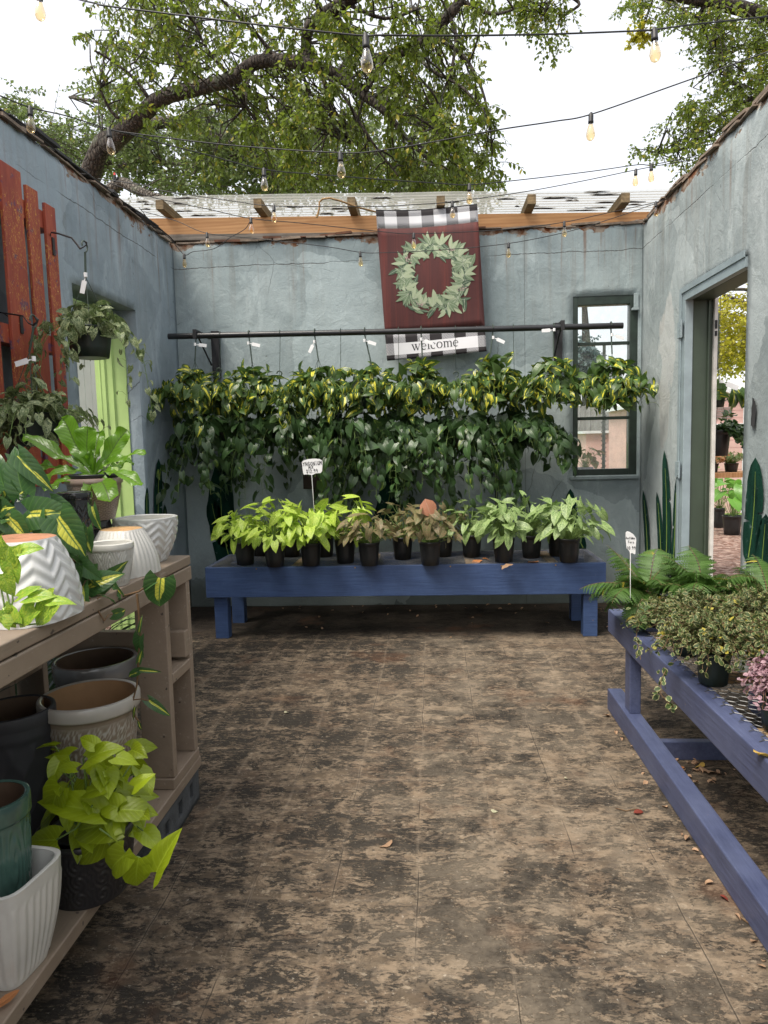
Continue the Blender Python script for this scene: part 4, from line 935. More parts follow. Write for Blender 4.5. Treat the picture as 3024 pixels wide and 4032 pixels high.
w_.box((-1.40, 2.396, 0), (-1.111, 2.839, .150)); w_.build('block', [M_conc, M_conc], cb)

# ------------------------------------------------------------ glazed pots
def ceramic(name, col, rough=.16, var=.10, sc=8, crev=None, clear=.5):
    n = NT(name); o = n.obj(); f = n.noise(o, sc, 4)
    c = n.mix(n.ramp(f, [(.3, 0), (.7, 1)]), tuple(q*(1-var) for q in col), tuple(min(1, q*(1+var)) for q in col))
    if crev: pt = n.node('ShaderNodeNewGeometry').outputs['Pointiness']; c = n.mix(n.step(pt, .495, .515), crev, c)
    return n.set(c, rough, n.bump(n.noise(o, 30, 3), .06, .003), Coat_Weight=clear, Coat_Roughness=.08)
M_cwhite = ceramic('white_glaze', (.62, .62, .60), .2); M_cbone = ceramic('bone_white_glaze', (.60, .585, .54), .3)
M_ctaupe = ceramic('taupe_glaze', (.27, .20, .165), .3, crev=(.17, .12, .095)); M_cgrey = ceramic('light_grey_glaze', (.40, .375, .335), .3, crev=(.22, .17, .125))
M_cgrey2 = ceramic('mid_grey_glaze', (.20, .195, .19), .18); M_ccoal = ceramic('charcoal_matte', (.035, .036, .042), .55, clear=0)
M_cgreen = ceramic('sea_green_glaze', (.055, .11, .09), .15, .35); M_cblack = ceramic('black_glaze', (.010, .010, .012), .15)
M_cblackm = ceramic('black_embossed', (.018, .018, .020), .4, clear=.2); M_cpale = ceramic('pale_green_woven', (.22, .31, .16), .25, .2, crev=(.05, .07, .03))
M_terra = plain('bare_terracotta', (.42, .20, .11), .85, .15, 14, .3); M_biscuit = plain('raw_biscuit_clay', (.45, .27, .12), .85, .25, 14, .3)
M_inner = plain('brown_clay_inside', (.33, .19, .09), .7, .2, 5, .2); M_innerd = plain('dark_clay_inside', (.10, .06, .035), .7, .3, 5, .2)
tri = lambda x: 2*abs((x % 1)-.5)
def sq(th, p=4.5, asp=1.0):
    c_, s_ = abs(cos(th)), abs(sin(th))/asp; return 1/((c_**p+s_**p)**(1/p))
def r_chev(m, k, a): return lambda th, t, r: a*sin(2*pi*(t*k - tri(th/(2*pi)*m)*1.1))
def r_rib(m, a): return lambda th, t, r: a*(abs(cos(th*m/2))**1.5-.5)
def r_star(m, k, a):
    def f(th, t, r):
        u_ = th/(2*pi)*m; v_ = t*k; best = 9; bx = by = 0
        j0 = math.floor(v_/.866)
        for j in (j0, j0+1):
            off = .5*(j % 2); i = round(u_-off); du = u_-off-i; dv_ = v_-j*.866; d_ = du*du+dv_*dv_
            if d_ < best: best = d_; bx, by = du, dv_
        d_ = sqrt(best); ph = math.atan2(by, bx)
        return a*((abs((ph*4/pi) % 1-.5)*2)*min(1, d_*4)*1.0 + (1.0 if d_ < .10 else 0) - .4)
    return f
def r_scal(m, k, a):
    def f(th, t, r):
        u_ = th/(2*pi)*m; v_ = t*k; best = 9
        j0 = math.floor(v_/.6)
        for j in (j0, j0+1):
            off = .5*(j % 2); i = round(u_-off); best = min(best, sqrt((u_-off-i)**2+(v_-j*.6)**2))
        return -a*(1-min(1, best*1.7)**2)
    return f
def r_leaf(m, k, a): return lambda th, t, r: a*sin(2*pi*k*(abs(((th/(2*pi)*m) % 1)-.5)*1.3+tri(t*.9)*.5))
def r_weave(m, k, a): return lambda th, t, r: a*(sin(th*m+(t*k)*pi*2)*sin(th*m-(t*k)*pi*2))
def r_scroll(m, k, a):
    def f(th, t, r):
        u_ = th/(2*pi)*m % 1-.5; v_ = (t*k) % 1-.5; d_ = sqrt(u_*u_*1.6+v_*v_*.5); return a*sin(d_*26+math.atan2(v_, u_)*2)
    return f
def deco(c, r0, r1, h, mat, relief=None, shape=None, rim=.10, rimout=.04, inner=None, name='glazed_pot', label='', inverted=False, curve=.25, n=176, nz=56, relief_span=(.04, .86), cat='pot', base=None, group=None):
    """r0 = base radius, r1 = top radius. relief(th, t, r) in metres"""
    o = thing(name, label, cat, c, group); R_ = lambda t: r0+(r1-r0)*(t+curve*sin(pi*t)*.5)
    sh = shape or (lambda th: 1); mb = MB(); rows = []
    for i in range(nz+1): t = i/nz; rows.append((R_(t), t*h, t))
    if rim and not inverted:
        rows = [q for q in rows if q[2] < 1-rim]; ro = R_(1)*(1+rimout)
        rows += [(R_(1-rim)*1.0, h*(1-rim), 2), (ro*.985, h*(1-rim)+.003, 2), (ro, h*(1-rim)+.008, 2), (ro, h-.006, 2), (ro*.985, h, 2)]
    zz = [q[2] for q in rows]
    def rf(th, r, z, i):
        t = zz[i]; e = 0
        if relief and relief_span[0] <= t <= relief_span[1]:
            fade = min(1, (t-relief_span[0])/.03, (relief_span[1]-t)/.03); e = relief(th, (t-relief_span[0])/(relief_span[1]-relief_span[0]), r)*fade
        return (r+e)*sh(th)
    mb.lathe([(q[0], q[1]) for q in rows], n, c, rf)
    bd_ = mb.build('body', mat, o)
    if inverted:
        m2 = MB(); rt = R_(1); m2.lathe([(rt*.995, h), (rt*.90, h+.003), (rt*.55, h+.002), (.012, h+.001), (.010, h-.004), (.001, h-.004)], 64, c, lambda th, r, z, i: r*(sh(th) if i < 2 else 1+(sh(th)-1)*(.6 if i == 2 else 0)))
        m2.build('base_disc', base or M_terra, o)
    else:
        m2 = MB(); wt = max(.012, r1*.09); ri = rows[-1][0]-wt
        m2.lathe([(rows[-1][0], h), ((rows[-1][0]+ri)/2, h+.003), (ri, h-.001)], 64, c, lambda th, r, z, i: r*sh(th)); m2.build('rim', mat, o)
        m2 = MB(); m2.lathe([(ri, h-.002), (ri*.985, h-.02), (R_(.5)-wt, h*.5), (R_(.12)-wt, h*.12), (.001, h*.10)], 64, c, lambda th, r, z, i: r*sh(th)); m2.build('inside', inner or mat, o)
    return o
def rowc(u, v, y, z0): p = at(u, v, y=y); return (p.x, y, z0), p.z-z0
S_ = SZ+.001; L_ = LZ+.001
c, h = rowc(314, 1118, 2.68, S_); deco(c, .062, .108, h, M_cwhite, r_chev(8, 5, .0024), lambda th: sq(th+.2, 3.2), rim=0, inner=M_cbone, name='planter_pot', label='glossy white chevron planter at the far corner of the rack top', relief_span=(.02, .95), curve=.5)
c, h = rowc(262, 1143, 2.42, S_); deco(c, .108, .062, h, M_cbone, r_rib(30, .0028), lambda th: sq(th+.25, 3.6), name='planter_pot', label='upturned white ribbed planter with a raw clay base beside the chevron planter', inverted=True, base=M_biscuit, curve=-.5, relief_span=(.0, .97))
c, h = rowc(237, 1173, 2.22, S_); deco(c, .050, .073, h, M_cbone, r_leaf(8, 5, .0028), rim=.16, rimout=.03, name='planter_pot', label='small round white bowl with leaf relief on the rack top', inner=M_cbone)
c, h = rowc(38, 1163, 1.80, S_); deco(c, .136, .085, h, M_cwhite, r_chev(8, 6, .0022), lambda th: sq(th+.1, 3.0), name='planter_pot', label='large upturned white chevron planter with a terracotta base at the left edge', inverted=True, base=M_terra, curve=-.55, relief_span=(.0, .98))
c, h = rowc(214, 1124, 2.60, S_); deco(c, .062, .040, h, M_cblack, r_scal(9, 2.5, .006), name='planter_pot', label='upturned black glazed pot serving as a stand under the bird nest fern', inverted=True, base=M_cblack, curve=-.4)
FERNC = (c[0]-.01, 2.60, S_+h+.004)
hh = (1124-1033)*2.6/FPX; deco(FERNC, .066, .100, hh, M_ctaupe, r_star(13, 5.2, .0022), rim=.13, rimout=.035, name='planter_pot', label='taupe star-relief pot holding the bird nest fern on the rack top', inner=M_blackpot, curve=.2)
FERNZ = FERNC[2]+hh
c, h = rowc(160, 1064, 2.36, S_); deco(c, .052, .056, h, M_cblack, r_chev(14, 9, .0018), rim=.08, name='planter_pot', label='dark glossy cylinder pot half hidden behind the philodendron leaves', inner=M_cblack)
c, h = rowc(160, 1150, 2.36, S_); c = (c[0]+.10, 2.44, S_); deco(c, .052, .04, .085, M_cgrey2, r_scal(8, 2, .005), name='planter_pot', label='small upturned grey pot with a clay base between the philodendron and the white bowl', inverted=True, base=M_biscuit, curve=-.4)
# lower tier
c, h = rowc(193, 1500, 2.18, L_); deco(c, .078, .152, h, M_cgrey, r_star(15, 6.0, .0034), rim=.09, rimout=.04, inner=M_inner, name='glazed_pot', label='light grey star-relief pot with a warm tan inside on the lower tier')
c, h = rowc(206, 1422, 2.56, L_); deco(c, .115, .146, h, M_cgrey2, r_leaf(9, 4, .003), rim=.13, rimout=.05, inner=M_innerd, name='glazed_pot', label='mid grey glazed pot with leaf relief behind the star-relief pot')
c, h = rowc(28, 1530, 2.05, L_); deco(c, .090, .120, h, M_ccoal, r_scal(11, 3.4, .010), rim=.08, rimout=.015, inner=M_innerd, name='glazed_pot', label='matte charcoal pot with scalloped dents on the lower tier', curve=.5)
c, h = rowc(-25, 1722, 1.62, L_); deco(c, .060, .090, h, M_cgreen, r_scroll(8, 2, .0022), rim=.12, rimout=.05, inner=M_innerd, name='glazed_pot', label='sea green glazed pot with scroll relief at the left edge', curve=.4)
c, h = rowc(2, 1880, 1.60, L_); deco(c, .072, .112, h, M_cbone, r_rib(30, .004), lambda th: sq(th+.12, 5), rim=0, inner=M_cbone, name='planter_pot', label='square white ribbed planter at the front left of the lower tier', curve=.45)
c, h = rowc(185, 1782, 1.93, L_); POTH = (c[0], c[1], c[2]+h); deco(c, .112, .136, h, M_cblackm, r_scroll(12, 3, .0020), rim=.10, rimout=.02, inner=M_soil, name='glazed_pot', label='black embossed pot under the neon lime pothos on the lower tier')
c, h = rowc(262, 1650, 2.30, L_); deco(c, .066, .060, h, M_cpale, r_weave(14, 5, .004), rim=.10, inner=M_innerd, name='glazed_pot', label='pale green woven-texture pot behind the neon pothos', curve=1.6)
# ------------------------------------------------------------ plants in the room
random.seed(77)
M_bras = leafmat('brasil_leaf', (.060, .115, .026), vein=(.10, .16, .04), stripe=(.74, .69, .06), stripe_amt=.74, trans=.22, rough=.34)
M_hl = leafmat('heartleaf_dark', (.034, .072, .022), vein=(.07, .13, .04), stripe=(.20, .26, .04), stripe_amt=.12, trans=.15, rough=.36)
M_lime = leafmat('neon_lime_leaf', (.25, .325, .010), vein=(.32, .42, .03), trans=.3, rough=.38, rv=.38, nveins=7)
M_synl = leafmat('lime_syngonium', (.30, .47, .04), vein=(.62, .72, .18), mott=(.52, .64, .10), trans=.3, rough=.45, rv=.3, nveins=6)
M_synp = leafmat('olive_pink_syngonium', (.13, .15, .055), vein=(.30, .26, .15), mott=(.26, .16, .09), trans=.25, rough=.5, rv=.35, nveins=6)
M_synw = leafmat('white_veined_syngonium', (.12, .21, .055), vein=(.42, .52, .26), mott=(.34, .45, .17), trans=.28, rough=.45, rv=.3, nveins=6)
M_var = leafmat('cream_green_leaf', (.060, .105, .032), mott=(.36, .40, .20), trans=.25, rough=.45, rv=.3)
M_gold = leafmat('golden_pothos', (.18, .34, .03), mott=(.42, .52, .06), vein=(.30, .42, .08), trans=.3, rough=.35)
M_fern = leafmat('fern_green', (.065, .14, .025), vein=(.12, .20, .05), trans=.28, rough=.45, rv=.35, yellow=.03)
M_nest = leafmat('bird_nest_leaf', (.12, .26, .015), vein=(.05, .07, .02), trans=.42, rough=.3, rv=.25, nveins=16)
M_fig = leafmat('cream_edged_fig', (.050, .085, .022), edge=(.38, .36, .16), trans=.2, rough=.45, rv=.35, yellow=.03)
M_pinkl = leafmat('pink_white_leaf', (.25, .10, .14), mott=(.52, .40, .42), trans=.25, rough=.5, rv=.35)
M_grass = leafmat('dark_strap_leaf', (.025, .06, .018), trans=.2, rough=.4)
M_potg = plain('dark_green_plastic', (.012, .022, .017), .42, .3, 5, .1)
M_hang = plain('green_plastic_hanger', (.03, .05, .035), .45, .3, 12)
M_tag = plain('white_paper_tag', (.80, .80, .80), .6, .04, 12)
M_ink = plain('black_ink', (.015, .015, .018), .6, .1, 12)

# -- simple handwriting: letters as strokes on a unit box
GL = {'S': [[(.9,.85),(.5,1),(.1,.8),(.3,.55),(.7,.45),(.9,.2),(.5,0),(.1,.15)]], 'Y': [[(.05,1),(.5,.5)],[(.95,1),(.5,.5),(.4,0)]], 'N': [[(.05,0),(.12,1),(.85,0),(.95,1)]],
      'G': [[(.9,.85),(.5,1),(.1,.6),(.15,.2),(.5,0),(.9,.2),(.9,.48),(.55,.48)]], 'O': [[(.5,1),(.1,.7),(.1,.3),(.5,0),(.9,.3),(.9,.7),(.5,1)]], 'I': [[(.5,.7),(.5,0)],[(.42,.95),(.6,1)]],
      'U': [[(.08,1),(.1,.3),(.5,0),(.85,.3),(.9,1),(.92,0)]], 'M': [[(.0,0),(.1,1),(.5,.4),(.9,1),(1,0)]], 'X': [[(.05,1),(.95,0)],[(.95,1),(.05,0)]], '$': [[(.9,.8),(.5,.95),(.15,.75),(.5,.5),(.85,.3),(.5,.08),(.1,.2)],[(.5,1.1),(.5,-.1)]],
      '1': [[(.3,.8),(.55,1),(.5,0)]], '2': [[(.1,.8),(.5,1),(.85,.75),(.1,0),(.95,.02)]], '.': [[(.4,.02),(.6,.06)]], '9': [[(.85,.7),(.5,.5),(.15,.7),(.5,1),(.85,.75),(.8,.3),(.6,0)]], '4': [[(.6,0),(.65,1),(.05,.35),(.95,.35)]],
      'A': [[(.05,0),(.5,1),(.95,0)],[(.25,.38),(.75,.38)]], 'u': [[(.1,.6),(.15,.1),(.5,0),(.85,.6),(.9,0)]], 't': [[(.5,1),(.45,.05),(.75,.05)],[(.15,.65),(.85,.65)]], 'm': [[(.0,0),(.05,.6),(.3,.6),(.45,0),(.5,.55),(.8,.6),(.95,0)]],
      'n': [[(.1,0),(.12,.6),(.6,.6),(.8,0)]], 'F': [[(.15,0),(.15,1),(.9,1)],[(.15,.5),(.7,.5)]], 'e': [[(.15,.32),(.85,.35),(.5,.62),(.12,.3),(.45,0),(.85,.1)]], 'r': [[(.15,0),(.2,.6),(.3,.5),(.75,.6)]], '0': [[(.5,1),(.12,.6),(.15,.2),(.5,0),(.85,.3),(.85,.7),(.5,1)]], ' ': []}
def write(mb, text, org, ux, uz, h, wd, adv=.50, gap=.16, jit=.05, off=(0,0,0), cen=True):
    """strokes on plane spanned by ux, uz; org = centre baseline"""
    r = random.Random(text); tot = sum((.2 if ch == '.' else .3 if ch in ' 1I' else adv)+gap for ch in text)*h
    x = -tot/2 if cen else 0; O = Vector(org); ux = Vector(ux); uz = Vector(uz); nr = Vector(off)
    for ch in text:
        w_ = (.2 if ch == '.' else .3 if ch in ' 1I' else adv)*h; dy_ = r.uniform(-jit, jit)*h
        for st in GL[ch]:
            P = [O+ux*(x+px*w_)+uz*(py*h+dy_)+nr for px, py in st]
            for a, b in zip(P, P[1:]):
                t_ = (b-a); 
                if t_.length < 1e-6: continue
                t_.normalize(); s_ = t_.cross(ux.cross(uz)).normalized()*wd; e_ = t_*wd*.6
                mb.add([a-e_-s_, a-e_+s_, b+e_+s_, b+e_-s_], [(0, 1, 2, 3)])
        x += w_+gap*h

def vine(lv, st, p, d, L, leaf, step_, droop=.25, out=None, rad=.0016, spread=.35, wand=.16, w=1.0):
    """a trailing stem with alternate stalked leaves"""
    pts = [Vector(p)]; p = Vector(p); d = Vector(d).normalized(); n = max(3, int(L/step_)); s_ = 1
    for k in range(n):
        d = (d+Vector((0, 0, -droop))+rv3(wand)*.5).normalized(); p = p+d*step_; pts.append(p.copy())
        side = Vector((random.gauss(0, 1), random.gauss(0, 1), random.uniform(-.3, .5)))
        if out is not None: side = side*.55+out*random.uniform(.1, 1.0)
        side = (side-d*side.dot(d)*.7).normalized(); q = p+side*leaf*random.uniform(.25, .6)+Vector((0, 0, .01)); st.tube([p, (p+q)/2+Vector((0, 0, .008)), q], rad*.7, 3, caps=False)
        f = 1-k/n*.35
        ld = (side*.55+Vector((0, 0, -.95))+rv3(spread)*.5).normalized(); lv.add(q, (ld+rv3(.28)), side+Vector((0, 0, .5))+rv3(.55), leaf*f*random.uniform(.5, 1.25), w*random.uniform(.75, 1.1))
    st.tube(pts, rad, 4, caps=False)
def mound(lv, st, c, R_, H_, n, leaf, stemr=.0015, w=1.0, wall=None, lo=-.35):
    for k in range(n):
        az = random.uniform(0, 2*pi); el = random.uniform(lo, 1.45); rr = random.uniform(.55, 1.0)
        o_ = Vector((cos(az)*cos(el), sin(az)*cos(el), sin(el))); e = Vector(c)+Vector((o_.x*R_*rr, o_.y*R_*rr*.85, o_.z*H_*rr))
        if wall and e.y > wall: e.y = wall-random.uniform(0, .05)
        b = Vector(c)+Vector((o_.x, o_.y, 0))*R_*.25
        st.tube([b, (b+e)/2+Vector((0, 0, .25*H_*rr)), e], [stemr, stemr, stemr*.7], 3, caps=False)
        d = (o_*.6+Vector((0, 0, -.40))+rv3(.5)).normalized(); lv.add(e, d, o_*.7+Vector((0, 0, .6))+rv3(.55), leaf*random.uniform(.5, 1.25), w*random.uniform(.75, 1.1))
def price_tag(p, parent, text='14.99', ang=.3, flip=1, sc=1.0, facing=None):
    """white slip looped on the hanger, lettered by hand"""
    ux = Vector((cos(ang)*flip, 0, -sin(ang))); uz = Vector((sin(ang)*flip, 0, cos(ang))) if flip > 0 else Vector((-sin(ang), 0, cos(ang)))
    if uz.z < 0: uz = -uz
    nn = Vector((0, -1, 0)); O = Vector(p); mb = MB(); L = .10*sc; W_ = .026*sc; t_ = .0006
    a = [O+ux*(-.004), O+ux*.03*sc+uz*.004, O+ux*.034*sc+uz*W_*.55, O+ux*L+uz*W_*.5, O+ux*L-uz*W_*.5, O+ux*.034*sc-uz*W_*.55, O+ux*.03*sc-uz*.004]
    mb.add([q+nn*t_ for q in a]+[q-nn*t_ for q in a], [tuple(range(7)), tuple(range(13, 6, -1))]+[(i, i+7, (i+1) % 7+7, (i+1) % 7) for i in range(7)])
    mb.tube([O+Vector((0, 0, .012)), O-Vector((0, 0, .012))], .010*sc, 8)
    m2 = MB()
    if flip > 0: write(m2, text, O+ux*(.069*sc)-uz*.006*sc, ux, uz, .012*sc, .0009*sc, off=nn*.0014)
    else: write(m2, text, O+ux*(.069*sc)-uz*.006*sc, -ux, uz, .012*sc, .0009*sc, off=nn*.0014)
    t = mb.build('price_tag', M_tag, parent); m2.build('writing', M_ink, t)
# rod and its brackets
RY = 5.965
ra, rb_ = at(364, 727, y=RY), at(1346, 703.5, y=RY)
rod = thing('hanging_rod', 'long black pipe across the back wall carrying the hanging baskets', 'hanging rail', ((ra.x+rb_.x)/2, RY, 2.4))
m_ = MB(); m_.tube([ra, ra+(rb_-ra)*.5+Vector((0, 0, -.004)), rb_], .0245, 20); m_.build('pipe', plain('black_pipe', (.012, .013, .015), .35, .3, 6, .1), rod)
RODZ = lambda x: ra.z+(rb_.z-ra.z)*(x-ra.x)/(rb_.x-ra.x)
M_brk = plain('black_stained_wood', (.016, .016, .018), .7, .5, 8, .3)
for u0, k in ((466, 0), (1206, 1)):
    x = at(u0, 755, y=YD-.04).x; zt_ = RODZ(x)+.10
    m_ = MB(); m_.box((x-.035, YD-.055, zt_-.42), (x+.035, YD-.012, zt_)); m_.build('bracket_board', M_brk, rod, .003)
    m_ = MB(); m_.box((x-.055, RY-.02, RODZ(x)+.026), (x-.025, YD-.056, RODZ(x)+.050)); m_.box((x-.055, RY-.035, RODZ(x)-.03), (x-.025, RY-.026, RODZ(x)+.05)); m_.tube([(x-.04, RY+.03, RODZ(x)+.02), (x-.04, YD-.058, RODZ(x)-.20)], .008, 8); m_.build('bracket_arm', M_brk, rod, .002)

def hanging(name, label, c, zrim, r_, hp_, mat, potmat, nm, R_, H_, nv, vl, leaf, hook, group, gtop=None, tagp=None, step_=.045, vs=V_heart, w=1.0, wall=None, out=Vector((0, -1, 0)), wires=4, droop=.25, htop=.24):
    """c=(x,y); hook=(x,y,z) where the hanger grips; pot with rim at zrim"""
    s = thing(name, label, 'hanging plant', (c[0], c[1], zrim-hp_), group)
    nursery_pot((c[0], c[1], zrim-hp_), r_, hp_, s, potmat, 40)
    m_ = MB(); kx = Vector((c[0], c[1], zrim+htop)); H = Vector(hook)
    for k in range(wires): az = 2*pi*k/wires+.5; m_.tube([(c[0]+r_*.98*cos(az), c[1]+r_*.98*sin(az), zrim-.01), kx], .0018, 4, caps=False)
    if (H-kx).length > .03:
        m_.tube([kx, H-Vector((0, 0, .03))], .0022 if gtop else .006, 5, caps=False)
    hk = [H+Vector((0, .030*cos(a), .028*sin(a)-.0)) for a in np.linspace(-.3*pi, 1.05*pi, 9)]
    m_.tube([H-Vector((0, 0, .035))]+[Vector(q) for q in hk], .0045 if not gtop else .0025, 6)
    if gtop:
        m_.tube([kx-Vector((0, 0, .03)), kx+Vector((0, 0, .02))]+[kx+Vector((.022*cos(a), 0, .045+.022*sin(a))) for a in np.linspace(-pi/2, pi, 7)], .006, 6)
    m_.build('hanger', M_hang, s)
    lv = Leaves(vs); st = MB(); cc = (c[0], c[1], zrim-.01)
    mound(lv, st, cc, R_, H_, nm, leaf, wall=wall, w=w, lo=-1.0 if nm > 125 or nm == 70 else -.35)
    for k in range(nv):
        az = random.uniform(0, 2*pi); o_ = Vector((cos(az), sin(az)*.8-.15, 0)).normalized(); L = vl*random.uniform(.35, 1.1)
        p = Vector((c[0], c[1], zrim))+o_*r_*.9
        vine(lv, st, p, o_*.9+Vector((0, 0, .45)), L, leaf, step_, droop, o_, w=w)
    if wall:
        for it in lv.items:
            for i, q in enumerate(it):
                if q[0][1] > wall: it[i] = ((q[0][0], wall-random.uniform(.0, .05), q[0][2]),)+q[1:]
    lv.build('foliage', mat, s); st.build('vines', M_stem, s)
    if tagp: price_tag(tagp[0], s, **tagp[1])
    return s
G1 = 'variegated philodendrons on the black rod'; G2 = 'plain green philodendrons on the lower wires'
ups = [(425, 851, 150, 'leftmost yellow-streaked philodendron, hanging in the corner at the left end of the rod', 10, .36, .15, 1), (548, 856, 150, 'second upper basket from the left, streaked philodendron with a slip angled to the right', 9, .32, .25, 1),
       (690, 846, 150, 'third upper basket from the left, bright yellow streaks beside the hanging slip turned downward', 12, .36, -1.1, -1), (803, 853, 150, 'fourth upper basket from the left, just left of the flag', 10, .34, .35, 1),
       (914, 850, 150, 'fifth upper basket, hanging right under the welcome lettering of the flag', 11, .36, .4, 1), (1060, 838, 150, 'sixth upper basket, at the lower right corner of the flag', 10, .40, .45, 1),
       (1196, 838, 150, 'seventh upper basket, in front of the right rod bracket, left of the window', 11, .38, -.05, -1), (1322, 838, 150, 'rightmost upper basket, hanging in front of the window panes', 11, .30, .35, 1)]
for i, (u, v, wpx, lab, nv, vl, ta, fl) in enumerate(ups):
    p = at(u, v, y=5.93); zr = p.z+.03; hx = at({425:423,548:538,690:680,803:788,914:910,1060:1065,1196:1196,1322:1320}[u], 720, y=RY).x
    hanging('hanging_basket', lab, (p.x, 5.93), zr, .098, .145, M_bras, M_potg, random.randint(128, 165), .25*random.uniform(.9, 1.08), .20*random.uniform(.85, 1.15), nv+random.randint(6, 20), vl*random.uniform(.9, 1.5), .114, (hx, RY, RODZ(hx)+.005), G1, tagp=((hx, RY-.035, RODZ(hx)-.075+(.05 if fl < 0 and u > 1000 else 0)), dict(text='14.99', ang=ta if fl > 0 else 1.1 if u < 1000 else .05, flip=fl, sc=1.0)), wall=6.33, w=.82)
los = [(479, 915, 'lower basket farthest left, plain heart-leaved vines reaching toward the painted leaf', .62), (608, 922, 'second lower basket from the left, dark vines hanging left of the price stake', .55), (739, 925, 'third lower basket from the left, dark vines right of the price stake', .60),
       (864, 930, 'fourth lower basket from the left, its dark pot below the word on the flag', .60), (987, 925, 'fifth lower basket, dark vines over the white-veined potted plants', .62), (1112, 922, 'lower basket farthest right, broad dark leaves left of the window', .50)]
for i, (u, v, lab, vl) in enumerate(los):
    p = at(u, v, y=5.99); hx = at(u-3, 720, y=RY).x
    hanging('hanging_basket', lab, (p.x, 5.99), p.z, .098, .145, M_hl, M_potg, 70, .27, .17, random.randint(24, 42), vl*random.uniform(1.0, 1.7), .125, (hx, RY, RODZ(hx)+.003), G2, gtop=True, wall=6.35, w=.92, htop=.40, step_=.052)
# extra dangling price slip where a seventh label hangs alone
# two variegated pots on pallet hooks
zz = at(192, 708, y=3.85); HP1 = at(183, 532, y=3.85)
hanging('hanging_basket', 'cream-variegated small-leaved vine hanging from the higher pallet hook before the lime door', (zz.x, 3.85), zz.z, .122, .165, M_var, M_potg, 125, .20, .14, 12, .62, .072, (HP1.x, 3.85, HP1.z), 'variegated vines on the pallet hooks',
        tagp=((at(185, 594, y=3.83).x, 3.83, at(185, 594, y=3.83).z), dict(text='14.99', ang=1.3, flip=-1)), step_=.045, vs=V_heartS, w=.8, wires=4, htop=.27, droop=.5)
z2 = at(73, 893, y=3.45); HP2 = at(72, 693, y=3.45)
hanging('hanging_basket', 'cream-variegated vine in a dark green pot on the lower pallet hook at the left edge', (z2.x, 3.45), z2.z, .122, .165, M_var, M_potg, 150, .22, .15, 14, .45, .076, (HP2.x, 3.45, HP2.z), 'variegated vines on the pallet hooks',
        tagp=((at(73, 775, y=3.42).x, 3.42, at(73, 775, y=3.42).z), dict(text='14.99', ang=.25, flip=-1)), step_=.04, vs=V_heartS, w=.8, wires=4, htop=.30)

# -- potted syngoniums on the bench
def syn(u, v, label, mat, n, hgt, spread, leaf, group, yo=None, r_=.081, hp_=.178, w=None):
    p = at(u, v, z=BZ+.005); y = p.y+.05 if yo is None else yo; x = at(u, v, y=y).x if yo else p.x
    c = (x, y, BZ+.006); s = thing('potted_plant', label, 'potted plant', c, group); nursery_pot(c, r_, hp_, s); soil((x, y, c[2]+hp_*.90), r_*.93, s)
    lv = Leaves(V_arrow); st = MB(); upright(lv, st, (x, y, c[2]+hp_*.9), int(n*1.25), hgt, spread, leaf, .75, .03, .75, .0022); upright(lv, st, (x, y, c[2]+hp_*.9), int(n*.7), hgt*.45, spread*.95, leaf*.85, 1.3, .04, .5, .0022)
    st.build('stems', M_stem, s); lv.build('foliage', mat, s); return s
GS = 'potted syngoniums on the blue wall bench'
syn(527, 1222, 'lime syngonium at the left end of the blue wall bench', M_synl, 34, .29, .22, .105, GS)
SC = syn(592, 1226, 'bright lime syngonium second from the left in the front row', M_synl, 38, .36, .23, .112, GS)
syn(670, 1224, 'bright lime syngonium in the front row directly under the price stake', M_synl, 40, .35, .23, .115, GS)
syn(745, 1218, 'lime syngonium with one large flat leaf held high, right of the price stake', M_synl, 20, .40, .19, .115, GS)
syn(797, 1224, 'dusky olive syngonium in the front row left of the pinkish one', M_synp, 46, .25, .22, .085, GS)
syn(870, 1210, 'dusky olive syngonium in the back row between two front pots', M_synp, 40, .30, .21, .085, GS)
S930 = syn(930, 1223, 'olive syngonium with one salmon pink leaf in the front row', M_synp, 42, .32, .23, .092, GS)
syn(1020, 1205, 'white-veined syngonium in the back row just right of the pinkish one', M_synw, 26, .32, .20, .105, GS)
syn(1090, 1216, 'pale white-veined syngonium in the front row with big arrow leaves', M_synw, 34, .34, .22, .115, GS)
syn(1150, 1207, 'white-veined syngonium in the back row between the last two front pots', M_synw, 22, .36, .20, .105, GS)
S1232 = syn(1232, 1216, 'broad white-veined syngonium at the right end of the blue wall bench', M_synw, 40, .33, .26, .115, GS)
for u, v, l in ((560, 1202, 'lime syngonium half hidden behind the two leftmost front pots'), (700, 1204, 'lime syngonium in the shade behind the pot under the price stake'), (628, 1204, 'shaded lime syngonium in the back row left of the price stake')): syn(u, v, l, M_synl, 16, .25, .16, .09, GS)
for u, v, l in ((958, 1204, 'dark pot of olive leaves hidden behind the salmon-leaved syngonium'),): syn(u, v, l, M_synp, 18, .26, .17, .085, GS)
syn(1208, 1203, 'white-veined syngonium hidden behind the rightmost front pot', M_synw, 16, .30, .18, .10, GS)
lv = Leaves(V_round); A_ = at(930, 1112, y=5.10); lv.add(A_, at(920, 1082, y=5.09)-A_, Vector((0, -1, .2)), .12, 1.05, .6); lv.build('salmon_leaf', leafmat('salmon_leaf', (.50, .22, .13), vein=(.55, .32, .22), trans=.2, rough=.5), S930)
lv = Leaves(V_arrow); st = MB(); A_ = at(1297, 1106, y=5.30); lv.add(A_, at(1318, 1130, y=5.30)-A_, Vector((0, -1, .3)), .10); lv.build('stray_leaf', M_synw, S1232); st.tube([at(u, v, y=5.32) for u, v in ((1240,1140),(1262,1118),(1280,1107),(1297,1106))], .002, 4); st.build('stray_stalk', M_stem, S1232)
